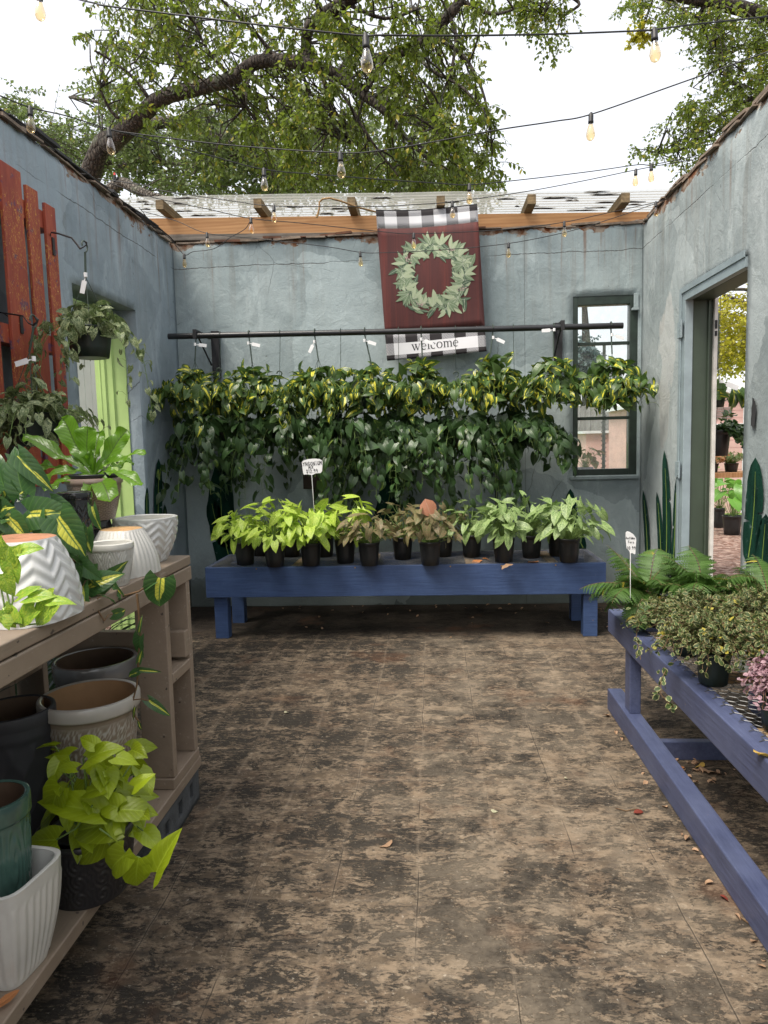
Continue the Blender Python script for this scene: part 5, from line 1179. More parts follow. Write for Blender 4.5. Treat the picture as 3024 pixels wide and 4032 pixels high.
# -- price stakes
def stake(pts_head, stem, y, name, label, lines, xtilt=0):
    s = thing(name, label, 'plant label', tuple(at(*stem[-1], y=y)))
    m_ = MB(); n = len(pts_head); A = [at(u, v, y=y) for u, v in pts_head]; B = [q+Vector((0, .003, 0)) for q in A]
    m_.add(A+B, [tuple(range(n)), tuple(range(2*n-1, n-1, -1))]+[(i, i+n, (i+1) % n+n, (i+1) % n) for i in range(n)]); m_.build('label_plate', M_tag, s, .0008)
    w0 = 5.5*y/FPX*.9; P = [at(u, v, y=y+.0015) for u, v in stem]; m_ = MB(); m_.tube(P, [w0*.5, w0*.42, w0*.2], 4, flat=.4); m_.build('stake', M_tag, s)
    m_ = MB()
    for txt, u, v, hpx, ux, k in lines:
        O = at(u, v, y=y-.0012); d_ = at(u+10, v+10*ux, y=y-.0012)-O; d_.normalize(); q_ = Vector((-d_.z, 0, d_.x)); write(m_, txt, O, d_, q_, hpx*y/FPX, k*hpx*y/FPX)
    m_.build('writing', M_ink, s)
hd = [(652,999),(656,995),(666,992),(680,991),(691,992),(696,995),(697,1000),(696,1018),(693,1022),(682,1023),(676,1026),(671,1026),(665,1025),(656,1025.5),(655,1022)]
stake(hd, [(673.5,1025),(676,1062),(679,1108)], 5.26, 'price_stake', 'white T-shaped price stake with handwriting in the lime potted plants',
      [('SYNGONIUM', 673, 1006, 8.4, -.10, .065), ('MIX', 672.5, 1013, 6.2, -.08, .08), ('$12.99', 675, 1021.5, 7.6, -.10, .065)])
hd = [(1352,1151),(1355,1148),(1360,1149),(1368,1154),(1374,1162),(1375,1167),(1373,1197),(1371,1198),(1366,1195),(1363,1196),(1361,1194),(1359,1190),(1354,1185),(1352,1165)]
fy = 3.30
stake(hd, [(1362,1194),(1362,1240),(1362,1292)], fy, 'price_stake', 'white price stake leaning among the ferns on the right bench',
      [('AutUmn', 1362.5, 1165, 5.2, .02, .07), ('Fern', 1364, 1174, 5.2, .02, .07), ('10.99', 1364.5, 1187, 6.5, .02, .07)])

# -- bird nest fern
def strap(mb, P, wmax, up, seed, ruf=.012, n=30):
    """wavy leaf blade along a curve P (control points), dark midrib left to the material"""
    r = random.Random(seed); k = len(P); C_ = []
    for i in range(n+1):
        t = i/n*(k-1); j = min(int(t), k-2); f = t-j; p0, p1, p2, p3 = P[max(j-1, 0)], P[j], P[j+1], P[min(j+2, k-1)]
        C_.append(.5*((2*p1)+(p2-p0)*f+(2*p0-5*p1+4*p2-p3)*f*f+(3*p1-p0-3*p2+p3)*f**3))
    V = []; uv = []; ph = r.uniform(0, 6)
    for i, c in enumerate(C_):
        t = i/n; T = (C_[min(i+1, n)]-C_[max(i-1, 0)]).normalized(); X = T.cross(up).normalized(); Z = X.cross(T)
        wd_ = wmax*min(1, .10+ (t*1.5)**1.25)*(1-max(0, (t-.80)/.2)**2.2)**.5
        for j in (-3, -2, -1, 0, 1, 2, 3):
            s_ = j/3; e = (sin(t*17+ph+(1.5 if j > 0 else 0))*.6+sin(t*29+ph*2)*.4); V.append(c+X*(s_*wd_*(1+.10*e*abs(s_)))+Z*(abs(s_)*wd_*.22+ruf*e*abs(s_)**2*min(1, t*2))); uv.append((s_*.5+.5, t, r.random()*0+ (seed*.137) % 1))
    return V, uv, [(i*7+j, i*7+j+1, (i+1)*7+j+1, (i+1)*7+j) for i in range(n) for j in range(6)]
def direct_leaves(items, name, mat, parent):
    V = []; U = []; F = []
    for v, u_, f in items: o_ = len(V); V += [tuple(q) for q in v]; U += u_; F += [tuple(o_+i for i in q) for q in f]
    me = bpy.data.meshes.new(name); me.from_pydata(V, [], F); a = me.attributes.new('luv', 'FLOAT_VECTOR', 'POINT'); a.data.foreach_set('vector', np.array(U, np.float32).ravel())
    me.polygons.foreach_set('use_smooth', [True]*len(F)); me.materials.append(mat); me.update(); o = bpy.data.objects.new(name, me); COL.objects.link(o); attach(o, parent); return o
fc = Vector((FERNC[0], FERNC[1], FERNZ)); s = thing('bird_nest_fern', 'bird nest fern with tall wavy bright green fronds on the rack top', 'potted plant', tuple(fc))
nursery_pot((fc.x, fc.y, FERNZ-.10), .088, .118, s); b0 = fc+Vector((0, 0, .01)); items = []
yv = FERNC[1]
for k, (mid, tip, dy, wpx, upv) in enumerate([((162,960),(135,904),.06,29,(0,-1,.2)), ((186,970),(190,921),.0,27,(0,-1,.25)), ((235,985),(276,929),.05,23,(.2,-1,.3)), ((232,1000),(316,978),-.02,12,(0,-.6,1)), ((245,1015),(306,1050),-.10,17,(0,-.5,1)), ((130,985),(50,942),.05,19,(-.2,-.5,1)),
      ((150,1015),(86,1040),-.08,21,(0,-.5,1)), ((150,1035),(96,1062),-.14,17,(0,-.4,1)), ((222,1040),(238,1085),-.16,27,(.2,-.9,.6)), ((205,975),(215,935),.10,20,(0,-1,.1)), ((175,990),(160,945),.12,20,(0,-1,.1)), ((255,1005),(290,1000),.10,14,(0,-.4,1)), ((120,1010),(70,1010),.10,15,(0,-.4,1)), ((200,1040),(180,1078),-.15,14,(0,-.7,.7)), ((190,1000),(199,972),-.03,8,(0,-1,0))]):
    tp = at(*tip, y=yv+dy); md = at(*mid, y=yv+dy*.55); md = md*.8+(b0*.5+tp*.5)*.2
    items.append(strap(None, [b0+rv3(.006), b0*.5+md*.5+Vector((0, 0, .008)), md, tp*.55+md*.45+Vector((0, 0, .008)), tp], wpx*yv/FPX*.88, Vector(upv), k+3, .014))
direct_leaves(items, 'foliage', M_nest, s)

# -- explicit blades: base and tip measured, roll chosen
def blade(lv, a, b, y, w=1.0, up=(0,-.8,.6), y2=None, rnd=None):
    A = at(*a, y=y); B = at(*b, y=y2 or y); lv.add(A, B-A, Vector(up), (B-A).length*1.08, w, rnd)
# big brasil philodendron on the rack top, trailing along the front edge
V_big = variants('heart', 9, 3, (.2, 1.2), (.15, .6), .6, n=12, seed=21, wav=.05)
M_bras2 = leafmat('brasil_leaf_large', (.050, .12, .035), vein=(.10, .20, .05), stripe=(.74, .72, .10), stripe_amt=.80, trans=.25, rough=.3, center=True)
pc = at(60, 1195, z=S_); pc = Vector((-1.36, 2.06, S_)); s = thing('trailing_philodendron', 'large yellow-striped philodendron on the rack top with a long runner over the edge', 'potted plant', tuple(pc))
nursery_pot((pc.x, pc.y, S_), .085, .15, s); lv = Leaves(V_big); st = MB(); top_ = Vector((pc.x, pc.y, S_+.14))
mound(lv, st, top_, .24, .26, 62, .115, .0025, .85)
for k in range(9):
    az = random.uniform(-1.7, 1.2); o_ = Vector((cos(az), sin(az), 0)); vine(lv, st, top_+o_*.06, o_+Vector((0, 0, .5)), random.uniform(.2, .45), .10, .06, .3, o_, rad=.003, w=.85)
for a, b, y, w_, up in [((48,1062),(22,968),2.0,.75,(0,-1,.3)),((20,1075),(-15,1010),2.0,.8,(0,-1,.3)),((40,985),(108,1058),2.0,.5,(.3,-1,.2)),((110,1085),(172,1125),2.05,.6,(0,-.7,.7)),((62,1110),(150,1105),1.95,.9,(0,-1,.3)),((70,1150),(85,1085),1.95,1.0,(0,-1,.2)),((125,1120),(180,1200),1.95,.9,(.3,-1,.2)),((150,1195),(195,1175),2.0,.5,(0,-1,0)),
                         ((20,1120),(60,1165),1.9,1,(0,-1,.3)),((170,1215),(215,1255),2.02,.7,(0,-1,.3)),((190,1270),(255,1235),2.05,.75,(0,-1,.4)),((200,1290),(262,1215),2.08,.4,(0,-1,.3)),((160,1225),(150,1285),2.0,.9,(0,-1,.3)),((190,1140),(188,1200),1.98,.45,(0,-1,.2)),((200,1095),(210,1150),2.0,.4,(0,-1,.2))]:
    blade(lv, a, b, y, w_, up)
rx = -.965; RP = [Vector((-1.25, 2.10, S_+.10)), Vector((-1.12, 2.15, S_+.03))]+[at(u, v, y=2.18) for u, v in ((195,1283),(230,1291),(262,1289),(300,1278),(318,1266))]
st.tube(RP, [.004,.004,.004,.004,.004,.0035,.003], 6)
DP = [at(u, v, y=2.16) for u, v in ((296,1283),(299,1310),(301,1345),(303,1372),(301,1400),(299,1440),(296,1480),(286,1518),(292,1548),(303,1562))]; st.tube(DP, [.0038]*6+[.003]*4, 6)
for a, b, w_, up, rn in [((348,1250),(336,1320),1.05,(.1,-1,.2),.05),((318,1268),(352,1243),.35,(0,-1,.3),.5),((303,1375),(296,1428),.65,(-.4,-1,.2),.08),((300,1365),(306,1330),.25,(.3,-1,.2),.3),((300,1430),(308,1400),.4,(.3,-1,.2),.6),((302,1448),(345,1450),.3,(0,-1,.5),.07),((300,1450),(272,1462),.6,(0,-1,.5),.4),((322,1514),(368,1548),.42,(.3,-1,.4),.06),((292,1530),(284,1560),.3,(-.3,-1,.2),.5),((300,1560),(304,1580),.3,(0,-1,0),.2),((255,1290),(215,1300),.4,(0,-1,.2),.9),((262,1283),(232,1240),.3,(0,-1,.2),.9)]: blade(lv, a, b, 2.15, w_, up, None, rn)
st.tube([at(318, 1266, y=2.18), at(335, 1255, y=2.16), at(348, 1250, y=2.15)], .002, 5); st.tube([at(288, 1512, y=2.16), at(306, 1510, y=2.15), at(322, 1514, y=2.15)], .002, 5)
lv.build('foliage', M_bras2, s); st.build('vines', M_stemb, s)
# golden pothos, lower left of the rack top
gc = Vector((-1.27, 1.50, S_)); s = thing('golden_pothos', 'golden-green pothos at the left edge, in front of the upturned chevron planter', 'potted plant', tuple(gc)); nursery_pot((gc.x, gc.y, S_), .07, .12, s)
lv = Leaves(V_big); st = MB(); t0 = gc+Vector((0, 0, .11)); mound(lv, st, t0, .13, .16, 16, .075, .002)
for a, b, w_, up in [((20,1180),(-5,1250),.95,(0,-1,.2)),((22,1215),(35,1262),1.0,(.2,-1,.1)),((45,1190),(85,1175),.8,(0,-.7,.7)),((30,1345),(5,1300),.9,(0,-1,.4)),((60,1290),(115,1280),.8,(0,-.6,.9)),((115,1300),(62,1345),1.1,(0,-.7,.7)),((112,1300),(160,1297),.75,(0,-.6,.9)),((40,1290),(80,1262),.6,(0,-.6,.9)),((8,1318),(28,1360),.9,(0,-1,.4)),((75,1315),(25,1352),.8,(0,-.8,.6)),((5,1240),(25,1290),1.0,(0,-1,.2))]: blade(lv, a, b, 1.55, w_, up)
for q in (((-10,1250),(15,1280),(30,1345)),((25,1262),(28,1300),(10,1345)),((-20,1340),(60,1350),(100,1345),(118,1305)),((0,1260),(8,1300),(14,1340))): st.tube([at(u, v, y=1.56) for u, v in q], .0022, 5)
lv.build('foliage', M_gold, s); st.build('vines', M_stem, s)
# neon pothos on the lower tier
pc = Vector(POTH); s = thing('neon_pothos', 'neon lime pothos in the black embossed pot on the lower tier', 'potted plant', tuple(pc)); nursery_pot((pc.x, pc.y, pc.z-.10), .10, .10, s)
lv = Leaves(V_big); st = MB()
for k in range(46):
    u, v = random.uniform(95, 310), random.uniform(1610, 1800); y = 1.93+random.uniform(-.14, .16)-(v-1700)*.0006; e = at(u, v, y=y)
    if e.z < pc.z-.02: e.z = pc.z+random.uniform(0, .05)
    b = pc+rv3(.03); b.z = pc.z; o_ = (e-pc); o_.z = 0; o_ = o_.normalized() if o_.length > .01 else Vector((0, -1, 0)); st.tube([b, (b+e)/2+Vector((0, 0, .04))+o_*.02, e], .0022, 4, caps=False)
    lv.add(e, (o_*.7+Vector((random.uniform(-.5, .5), -.3, random.uniform(-.5, .2)))).normalized(), Vector((0, -.35, 1))+rv3(.35), random.uniform(.05, .10), random.uniform(.7, .95))
for a, b, w_, up in [((130,1700),(95,1765),.9,(0,-.8,.6)),((205,1610),(170,1590),.9,(0,-.7,.7)),((190,1640),(250,1600),.8,(0,-.5,1)),((250,1635),(300,1645),.8,(0,-.6,.8)),((165,1660),(120,1655),.6,(0,-.6,1)),((225,1700),(165,1715),.8,(0,-.6,1)),((255,1745),(200,1725),1.0,(0,-.8,.6)),((260,1750),(335,1745),.8,(0,-.6,.9)),((290,1700),(325,1670),.8,(0,-.7,.7)),((250,1780),(130,1790),.7,(0,-.8,.7)),((215,1755),(80,1725),.5,(0,-.7,.8)),((125,1815),(56,1815),.85,(0,-.8,.8)),((260,1775),(200,1770),1.1,(0,-.8,.7)),((240,1800),(150,1872),.6,(0,-.9,.4))]: blade(lv, a, b, 1.78, w_, up)
for a, b, w_, up, y in [((271,1846),(208,1898),.82,(-.2,-1,.35),1.74),((300,1853),(282,1934),.80,(0,-1,.2),1.74),((338,1884),(378,1798),.62,(-.5,-1,.3),1.74)]: blade(lv, a, b, y, w_, up)
for q, y in ((((215,1790),(250,1815),(275,1848),(300,1852),(320,1870),(340,1884)),1.75),(((200,1740),(165,1790),(123,1814)),1.78),(((190,1740),(180,1640),(205,1612)),1.85),(((240,1720),(290,1640),(255,1636)),1.85)): st.tube([at(u, v, y=y) for u, v in q], .0026, 5)
lv.build('foliage', M_lime, s); st.build('vines', M_stem, s)

# -- ferns
def pinna_var(n=5):
    out = []; r = random.Random(5)
    for q in range(n):
        V = []; U = []; F = []; k = r.uniform(.1, .8)
        N_ = 9
        for i in range(N_):
            t0, t1 = i/N_, (i+1.05)/N_; W0 = .20*(1-t0)**.7*min(1, t0*6+.55); z0 = -k*t0*t0*.5; z1 = -k*t1*t1*.5
            for sg in (-1, 1):
                o_ = len(V); V += [(0, t0, z0), (0, t1, z1), (sg*W0, t0+.10, z0-.02), (sg*W0*.75, t0+.15, z0-.01)]; U += [(.5, t0), (.5, t1), (.5+sg*.5, t0), (.5+sg*.4, t1)]
                F.append((o_, o_+1, o_+3, o_+2) if sg < 0 else (o_+1, o_, o_+2, o_+3))
        out.append((np.array(V), np.array(F), np.array(U)))
    return out
V_pin = pinna_var()
def frond(lv, st, b, az, L, el, droop, npair=15, wid=.30):
    d = Vector((cos(az)*cos(el), sin(az)*cos(el), sin(el))); p = Vector(b); pts = [p.copy()]; step_ = L/(npair+4)
    for k in range(npair+4):
        d = (d+Vector((0, 0, -droop*(.4+k/npair)))+rv3(.03)).normalized(); p = p+d*step_; pts.append(p.copy())
        if k >= 3:
            t = (k-3)/(npair+1); w_ = L*wid*(sin(pi*min(1, (t*.82+.22)))**.8)*(1 if t < .85 else .6)
            sd = d.cross(Vector((0, 0, 1))).normalized(); up = sd.cross(d)
            for sg in (-1, 1): lv.add(p, sd*sg+d*.45+Vector((0, 0, -.18))+rv3(.05), up+rv3(.12), w_*random.uniform(.9, 1.1), 1.0)
    st.tube(pts, [.0022*(1-.7*i/len(pts)) for i in range(len(pts))], 4, caps=False)
def fernpot(c, label, nf, L, azr=(0, 2*pi), extra=()):
    nf = int(nf*1.6)
    s = thing('potted_fern', label, 'fern', c, 'ferns on the slate blue bench'); nursery_pot(c, .072, .15, s, M_potg); lv = Leaves(V_pin); st = MB(); b = Vector(c)+Vector((0, 0, .14))
    for k in range(nf): frond(lv, st, b+rv3(.012), random.uniform(*azr), L*random.uniform(.55, .95), random.uniform(.35, 1.2), random.uniform(.05, .13))
    for az, l_, el, dr in extra: frond(lv, st, b, az, l_, el, dr)
    lv.build('foliage', M_fern, s); st.build('stems', M_stemb, s)
BZ2 = RZ+.006
fernpot((1.035, 3.50, BZ2), 'left fern at the far corner of the slate blue bench, beside the price stake', 17, .36, extra=((2.9, .34, .6, .07), (3.2, .28, .5, .06), (2.5, .32, 1.05, .03), (2.0, .30, .95, .05)))
fernpot((1.28, 3.42, BZ2), 'middle autumn fern on the slate blue bench, in front of the doorway jamb', 18, .36)
fernpot((1.56, 3.38, BZ2), 'right autumn fern on the slate blue bench against the doorway opening', 14, .30, extra=((.5, .33, .6, .05), (1.3, .3, 1.0, .04)))

# -- creeping figs and pink creeper
def tiny(c, label, name, R_, H_, n, leaf, mat, vs, group=None, potr=.062, poth=.125, trail=(), pm=None, w=1):
    s = thing(name, label, 'potted plant', c, group); nursery_pot(c, potr, poth, s, pm or M_potg); lv = Leaves(vs); st = MB(); b = Vector(c)+Vector((0, 0, poth))
    for k in range(n//9):
        az = random.uniform(0, 2*pi); el = random.uniform(-.25, 1.35); o_ = Vector((cos(az)*cos(el), sin(az)*cos(el), 0)); tipz = H_*sin(max(el, 0))*random.uniform(.6, 1.1); p = b+o_*potr*.6
        e = b+Vector((o_.x*R_, o_.y*R_, tipz-.02*(el < 0)))*1.0; e = b+(e-b)*random.uniform(.55, 1.1); pts = [p]
        for j in range(1, 10):
            t = j/9; q = p.lerp(e, t)+Vector((0, 0, .05*sin(pi*t)))+rv3(.006); pts.append(q)
            for _ in range(1 if t < .35 else 2): lv.add(q+rv3(.006), (rv3()+o_*.8+Vector((0, 0, -.1))).normalized(), Vector((0, 0, 1))+o_*.6+rv3(.5), leaf*random.uniform(.6, 1.2), w)
        st.tube(pts, .0010, 3, caps=False)
    for q in trail:
        P = [at(u, v, y=y) for u, v, y in q]; st.tube(P, .0015, 4)
        for a, b_ in zip(P, P[1:]):
            for k in range(5): lv.add(a.lerp(b_, k/5)+rv3(.008), rv3()+Vector((0, 0, -.5)), Vector((0, -1, .5))+rv3(.5), leaf*random.uniform(.9, 1.5), w)
    lv.build('foliage', mat, s); st.build('stems', M_stemb, s)
V_tiny = variants('oval', 3, 1, (.1, .8), (.1, .4), .3, n=5, seed=31)
GF = 'creeping figs on the slate blue bench'
tiny((1.035, 2.66, BZ2), 'cream-edged creeping fig in the front dark green pot at the bench edge', 'creeping_fig', .235, .16, 1900, .020, M_fig, V_tiny, GF, trail=[((1440,1445,2.6),(1428,1470,2.55),(1428,1500,2.52),(1445,1520,2.5),(1460,1530,2.5))])
tiny((1.06, 3.02, BZ2), 'cream-edged creeping fig behind the left fern stake, at the bench edge', 'creeping_fig', .22, .14, 1800, .020, M_fig, V_tiny, GF, trail=[((1378,1340,3.1),(1375,1375,3.05),(1382,1405,3.0),(1384,1425,2.98))])
tiny((1.33, 2.92, BZ2), 'cream-edged creeping fig in the middle of the mass, below the middle fern', 'creeping_fig', .24, .19, 1900, .020, M_fig, V_tiny, GF)
tiny((1.30, 2.50, BZ2), 'cream-edged creeping fig directly behind the pink creeper', 'creeping_fig', .24, .19, 1900, .020, M_fig, V_tiny, GF)
tiny((1.60, 2.95, BZ2), 'tall cream-edged creeping fig toward the wall side of the bench', 'creeping_fig', .24, .27, 1600, .021, M_fig, V_tiny, GF)
tiny((1.58, 2.55, BZ2), 'cream-edged creeping fig at the right edge of the picture', 'creeping_fig', .24, .25, 1600, .021, M_fig, V_tiny, GF)
tiny((1.085, 2.24, BZ2), 'pink and white leaved creeper in a dark green pot on the right bench', 'pink_creeper', .125, .10, 1600, .017, M_pinkl, V_tiny, None, .07, .12)

# -- strappy plants on the floor behind the rack
def strappy(c, label, n, L):
    s = thing('strappy_plant', label, 'potted plant', c, 'dark strappy plants behind the rack'); nursery_pot(c, .11, .20, s); lv = Leaves(V_blade); b = Vector(c)+Vector((0, 0, .2))
    for k in range(n): az = random.uniform(0, 2*pi); el = random.uniform(.5, 1.5); o_ = Vector((cos(az)*cos(el), sin(az)*cos(el), sin(el))); lv.add(b+rv3(.03), o_, Vector((0, 0, 1))-o_*o_.z+rv3(.2), L*random.uniform(.6, 1.1), .7)
    lv.build('foliage', M_grass, s)
strappy((-2.02, 2.55, 0), 'dark strappy plant on the floor behind the left end of the rack', 90, .62)
strappy((-2.02, 3.25, 0), 'dark strappy plant seen under the rack top beside the cross rail', 90, .66)
strappy((-1.98, 3.85, 0), 'dark strappy plant on the floor in front of the lime door frame', 90, .66)
# ------------------------------------------------------------ pallet with hooks
def pallet_mat():
    n = NT('red_stained_pallet'); o = n.obj(); f = n.noise(n.mp(o, (5, 5, .8)), 4, 5, .65)
    c = n.mix(n.ramp(f, [(.3, 0), (.7, 1)]), (.23, .036, .022), (.38, .080, .038))
    c = n.mix(n.m('MULTIPLY', n.step(n.noise(o, 11, 4, .6), .58, .64), .8), c, (.075, .045, .11))
    w_ = n.noise(n.mp(o, (1, 1, .45)), 17, 3, .5, 2.5); ln = n.m('SUBTRACT', 1, n.step(n.m('ABSOLUTE', n.m('SUBTRACT', w_, .5)), .004, .013))
    c = n.mix(n.m('MULTIPLY', ln, n.ramp(n.noise(o, 4, 3), [(.45, 0), (.55, 1)])), c, (.62, .33, .06))
    c = n.mix(n.step(n.noise(o, 42, 2), .70, .73), c, (.60, .34, .12))
    return n.set(c, .62, n.bump(f, .4, .004))
M_pal = pallet_mat(); px_ = XL
pl_ = thing('wood_pallet', 'red-stained wooden pallet with yellow paint drips fixed upright on the left wall', 'pallet', (XL+.05, 3.7, 1.3))
for y0, y1, zt in ((2.98, 3.09, 3.12), (3.20, 3.31, 3.08), (3.41, 3.53, 3.04), (3.64, 3.825, 2.985), (3.872, 3.985, 2.94), (4.055, 4.165, 2.905)):
    m_ = MB(); m_.box((px_+.092, y0, 1.30), (px_+.112, y1, zt)); m_.build('slat', M_pal, pl_, .003)
for z0 in (2.76, 2.06, 1.36):
    m_ = MB(); m_.box((px_+.012, 2.95, z0), (px_+.0915, 4.15, z0+.10)); m_.build('stringer', M_pal, pl_, .003)
M_iron = plain('black_iron', (.014, .014, .016), .45, .3, 20)
for pts, ya_, yb_, nm, lab in (([(99,545),(99,518),(102.5,508),(111,502),(126,504.5),(155,514),(165,526),(173.5,537.5),(180,534),(187,529),(188,524),(181,521)], 4.11, 3.85, 'plant_bracket', 'higher black iron hook bracket screwed to the right-hand pallet slat'),
                               ([(-22,715),(-22,690),(-16,678),(0,675),(33,680),(50,683),(61,698),(71,703),(79,697),(82,690),(77,686)], 3.72, 3.45, 'plant_bracket', 'lower black iron hook bracket on the pallet at the left edge')):
    s = thing(nm, lab, 'bracket', tuple(at(*pts[0], y=ya_)), 'hook brackets on the pallet'); n_ = len(pts); P = [at(u, v, y=ya_+(yb_-ya_)*min(1, max(0, (k-1.5)/(n_-6)))) for k, (u, v) in enumerate(pts)]
    sh = XL+.118-P[0].x if P[0].x < XL+.118 else 0
    P = [q+Vector((sh*max(0, 1-k/3), 0, 0)) for k, q in enumerate(P)]
    m_ = MB(); out_ = []
    for i in range(n_-1):
        for k in range(3): out_.append(P[i].lerp(P[i+1], k/3))
    out_.append(P[-1]); m_.tube(out_, .0055, 6, flat=.5); m_.build('hook', M_iron, s)
    m_ = MB(); m_.box((P[0].x-.004, P[0].y-.012, P[0].z-.02), (P[0].x+.002, P[0].y+.012, P[1].z+.01)); m_.build('plate', M_iron, s, .001)

# ------------------------------------------------------------ welcome flag
FY = 6.285
def FP(s, t, e=0):
    TL, TR, BL, BR = (812, 455), (1031, 443), (836, 779), (1051, 760)
    u = (TL[0]*(1-s)+TR[0]*s)*(1-t)+(BL[0]*(1-s)+BR[0]*s)*t; v = (TL[1]*(1-s)+TR[1]*s)*(1-t)+(BL[1]*(1-s)+BR[1]*s)*t + 4*sin(s*pi)*(1-t)
    yy = FY+.018*sin(s*5+.5)*(.4+t)+.010*sin(t*7+s*3)
    q = at(u, v, y=FY); return Vector((q.x, yy-e, q.z))
def fabric(name, c1, c2=None, hatch=False, wood=False):
    n = NT(name); o = n.obj(); wv = n.noise(o, 300, 2)
    if hatch:
        x, y, z = n.xyz(o); d = n.m('FRACT', n.m('MULTIPLY', n.m('ADD', x, z), 78)); c = n.mix(n.step(d, .42, .5), c1, c2)
    elif wood:
        g_ = n.noise(n.mp(o, (26, 1, 1.2)), 1.0, 5, .65); x, y, z = n.xyz(o)
        c = n.mix(n.ramp(g_, [(.3, 0), (.7, 1)]), c1, c2); pk = n.m('FRACT', n.m('MULTIPLY', x, 7.0)); c = n.mix(n.m('MULTIPLY', n.m('SUBTRACT', 1, n.step(pk, .02, .05)), .6), c, (.02, .004, .004))
        c = n.mix(n.ramp(n.noise(n.mp(o, (7, 1, .2)), 1.1, 2), [(.4, 0), (.65, .8)]), c, (.05, .010, .010))
    else: c = n.mix(n.noise(o, 9, 3), c1, c2 or tuple(q*.85 for q in c1))
    return n.set(c, .8, n.bump(wv, .15, .001), Sheen_Weight=.1)
FM = [fabric('flag_black', (.018, .014, .016)), fabric('flag_white', (.78, .78, .80)), fabric('flag_hatch', (.018, .014, .016), (.55, .55, .57), True), fabric('flag_mahogany', (.045, .009, .009), (.12, .020, .014), wood=True)]
fl = thing('welcome_flag', 'garden flag with a leafy wreath on mahogany and the word welcome between checked bands', 'flag', tuple(FP(.5, 0)))
m_ = MB(); cs = [0, .079, .2, .321, .445, .566, .69, .804, .921, 1]; rsx = [0, .038, .117, .823, .888, .966, 1]
def patch(a, b, c, d, mi, e=0, ns=3, nt_=2):
    vs = [FP(a+(b-a)*i/ns, c+(d-c)*j/nt_, e) for j in range(nt_+1) for i in range(ns+1)]
    m_.add(vs, [(j*(ns+1)+i, (j+1)*(ns+1)+i, (j+1)*(ns+1)+i+1, j*(ns+1)+i+1) for j in range(nt_) for i in range(ns)], mi, True)
for r_i in (0, 1, 3, 4, 5):
    for k in range(9):
        dk = k % 2 == 0; mi = {0: 0 if dk else 2, 1: 2 if dk else 1, 3: 0 if dk else 2, 4: 2 if dk else 1, 5: 0 if dk else 2}[r_i]
        if r_i == 4 and 1 <= k <= 7: mi = 1
        patch(cs[k], cs[k+1], rsx[r_i], rsx[r_i+1], mi, 0, 3, 2)
patch(0, 1, .117, .823, 3, 0, 27, 14)
cl = m_.build('cloth', FM, fl)
bm = bmesh.new(); bm.from_mesh(cl.data); bmesh.ops.remove_doubles(bm, verts=bm.verts, dist=.0004); bm.to_mesh(cl.data); bm.free()
so_ = cl.modifiers.new('thick', 'SOLIDIFY'); so_.thickness = .0015; so_.offset = 1
m_ = MB(); tp_ = [FP(i/8, -.004) for i in range(9)]; m_.tube([q+Vector((0, .004, .0)) for q in tp_], .006, 8); m_.build('top_rod', M_iron, fl)
# wreath
gm = [fabric('sage_a', (.15, .21, .12)), fabric('sage_b', (.32, .38, .24)), fabric('sage_c', (.055, .095, .055)), fabric('sage_vein', (.48, .52, .40)), fabric('wreath_berry', (.50, .36, .34))]
m_ = MB(); rw = random.Random(12); W_, H__ = .865, 1.26; cs_, ct_ = .525, .455
def leaf2(x, y, ang, L, wd_, mi, e):
    n_ = 7; A = []; B = []; bend = rw.uniform(-.25, .25)
    def Q(px_, py_): xx = x+px_*cos(ang)-py_*sin(ang); yy = y+px_*sin(ang)+py_*cos(ang); return FP(cs_+xx/W_, ct_-yy/H__, e)
    for i in range(n_+1): t = i/n_; w_ = wd_*sin(pi*t**.8)**.9; c_ = bend*L*sin(pi*t)*.4; A.append(Q(L*t, c_+w_)); B.append(Q(L*t, c_-w_))
    m_.add(A+B, [(i, i+1, n_+2+i, n_+1+i) for i in range(n_)], mi)
    e2 = e+.0006; A2 = []; B2 = []
    def Q2(px_, py_): xx = x+px_*cos(ang)-py_*sin(ang); yy = y+px_*sin(ang)+py_*cos(ang); return FP(cs_+xx/W_, ct_-yy/H__, e2)
    for i in range(n_+1): t = i/n_; c_ = bend*L*sin(pi*t)*.4; w_ = .0011*(1-t*.6); A2.append(Q2(L*t*.95, c_+w_)); B2.append(Q2(L*t*.95, c_-w_))
    m_.add(A2+B2, [(i, i+1, n_+2+i, n_+1+i) for i in range(n_)], 3)
for k in range(250):
    th = rw.uniform(0, 2*pi); 
    if 1.75 < th < 2.05 and rw.random() < .5: continue
    rr = .262+rw.gauss(0, .032)+.014*sin(th*5); a_ = th+pi/2*(1 if rw.random() < .5 else -1)+rw.gauss(0, .55); L = rw.uniform(.07, .125)
    leaf2(rr*cos(th), rr*sin(th)*.98, a_, L, L*rw.uniform(.13, .20), rw.choice([0, 0, 1, 2, 2, 2]), .003+.0022*rw.random())
for k in range(26):
    th = 2*pi*k/26+rw.uniform(-.1, .1); sg = rw.choice((0, pi)); rr = .265
    for q in range(3): leaf2(rr*cos(th), rr*sin(th), th+sg+(q-1)*.5+rw.uniform(-.1, .1), rw.uniform(.09, .135), .017, rw.choice([0, 1]), .0055+.0004*q)
for th in (2.5, .9, -.5, -2.1):
    for q in range(22):
        x = .265*cos(th)+rw.gauss(0, .02); y = .265*sin(th)+rw.gauss(0, .012); pts_ = [FP(cs_+(x+.0035*cos(a))/W_, ct_-(y+.0035*sin(a))/H__, .0075) for a in np.linspace(0, 2*pi, 7)[:-1]]; m_.add(pts_, [tuple(range(6))], 4)
m_.build('wreath_print', gm, fl)
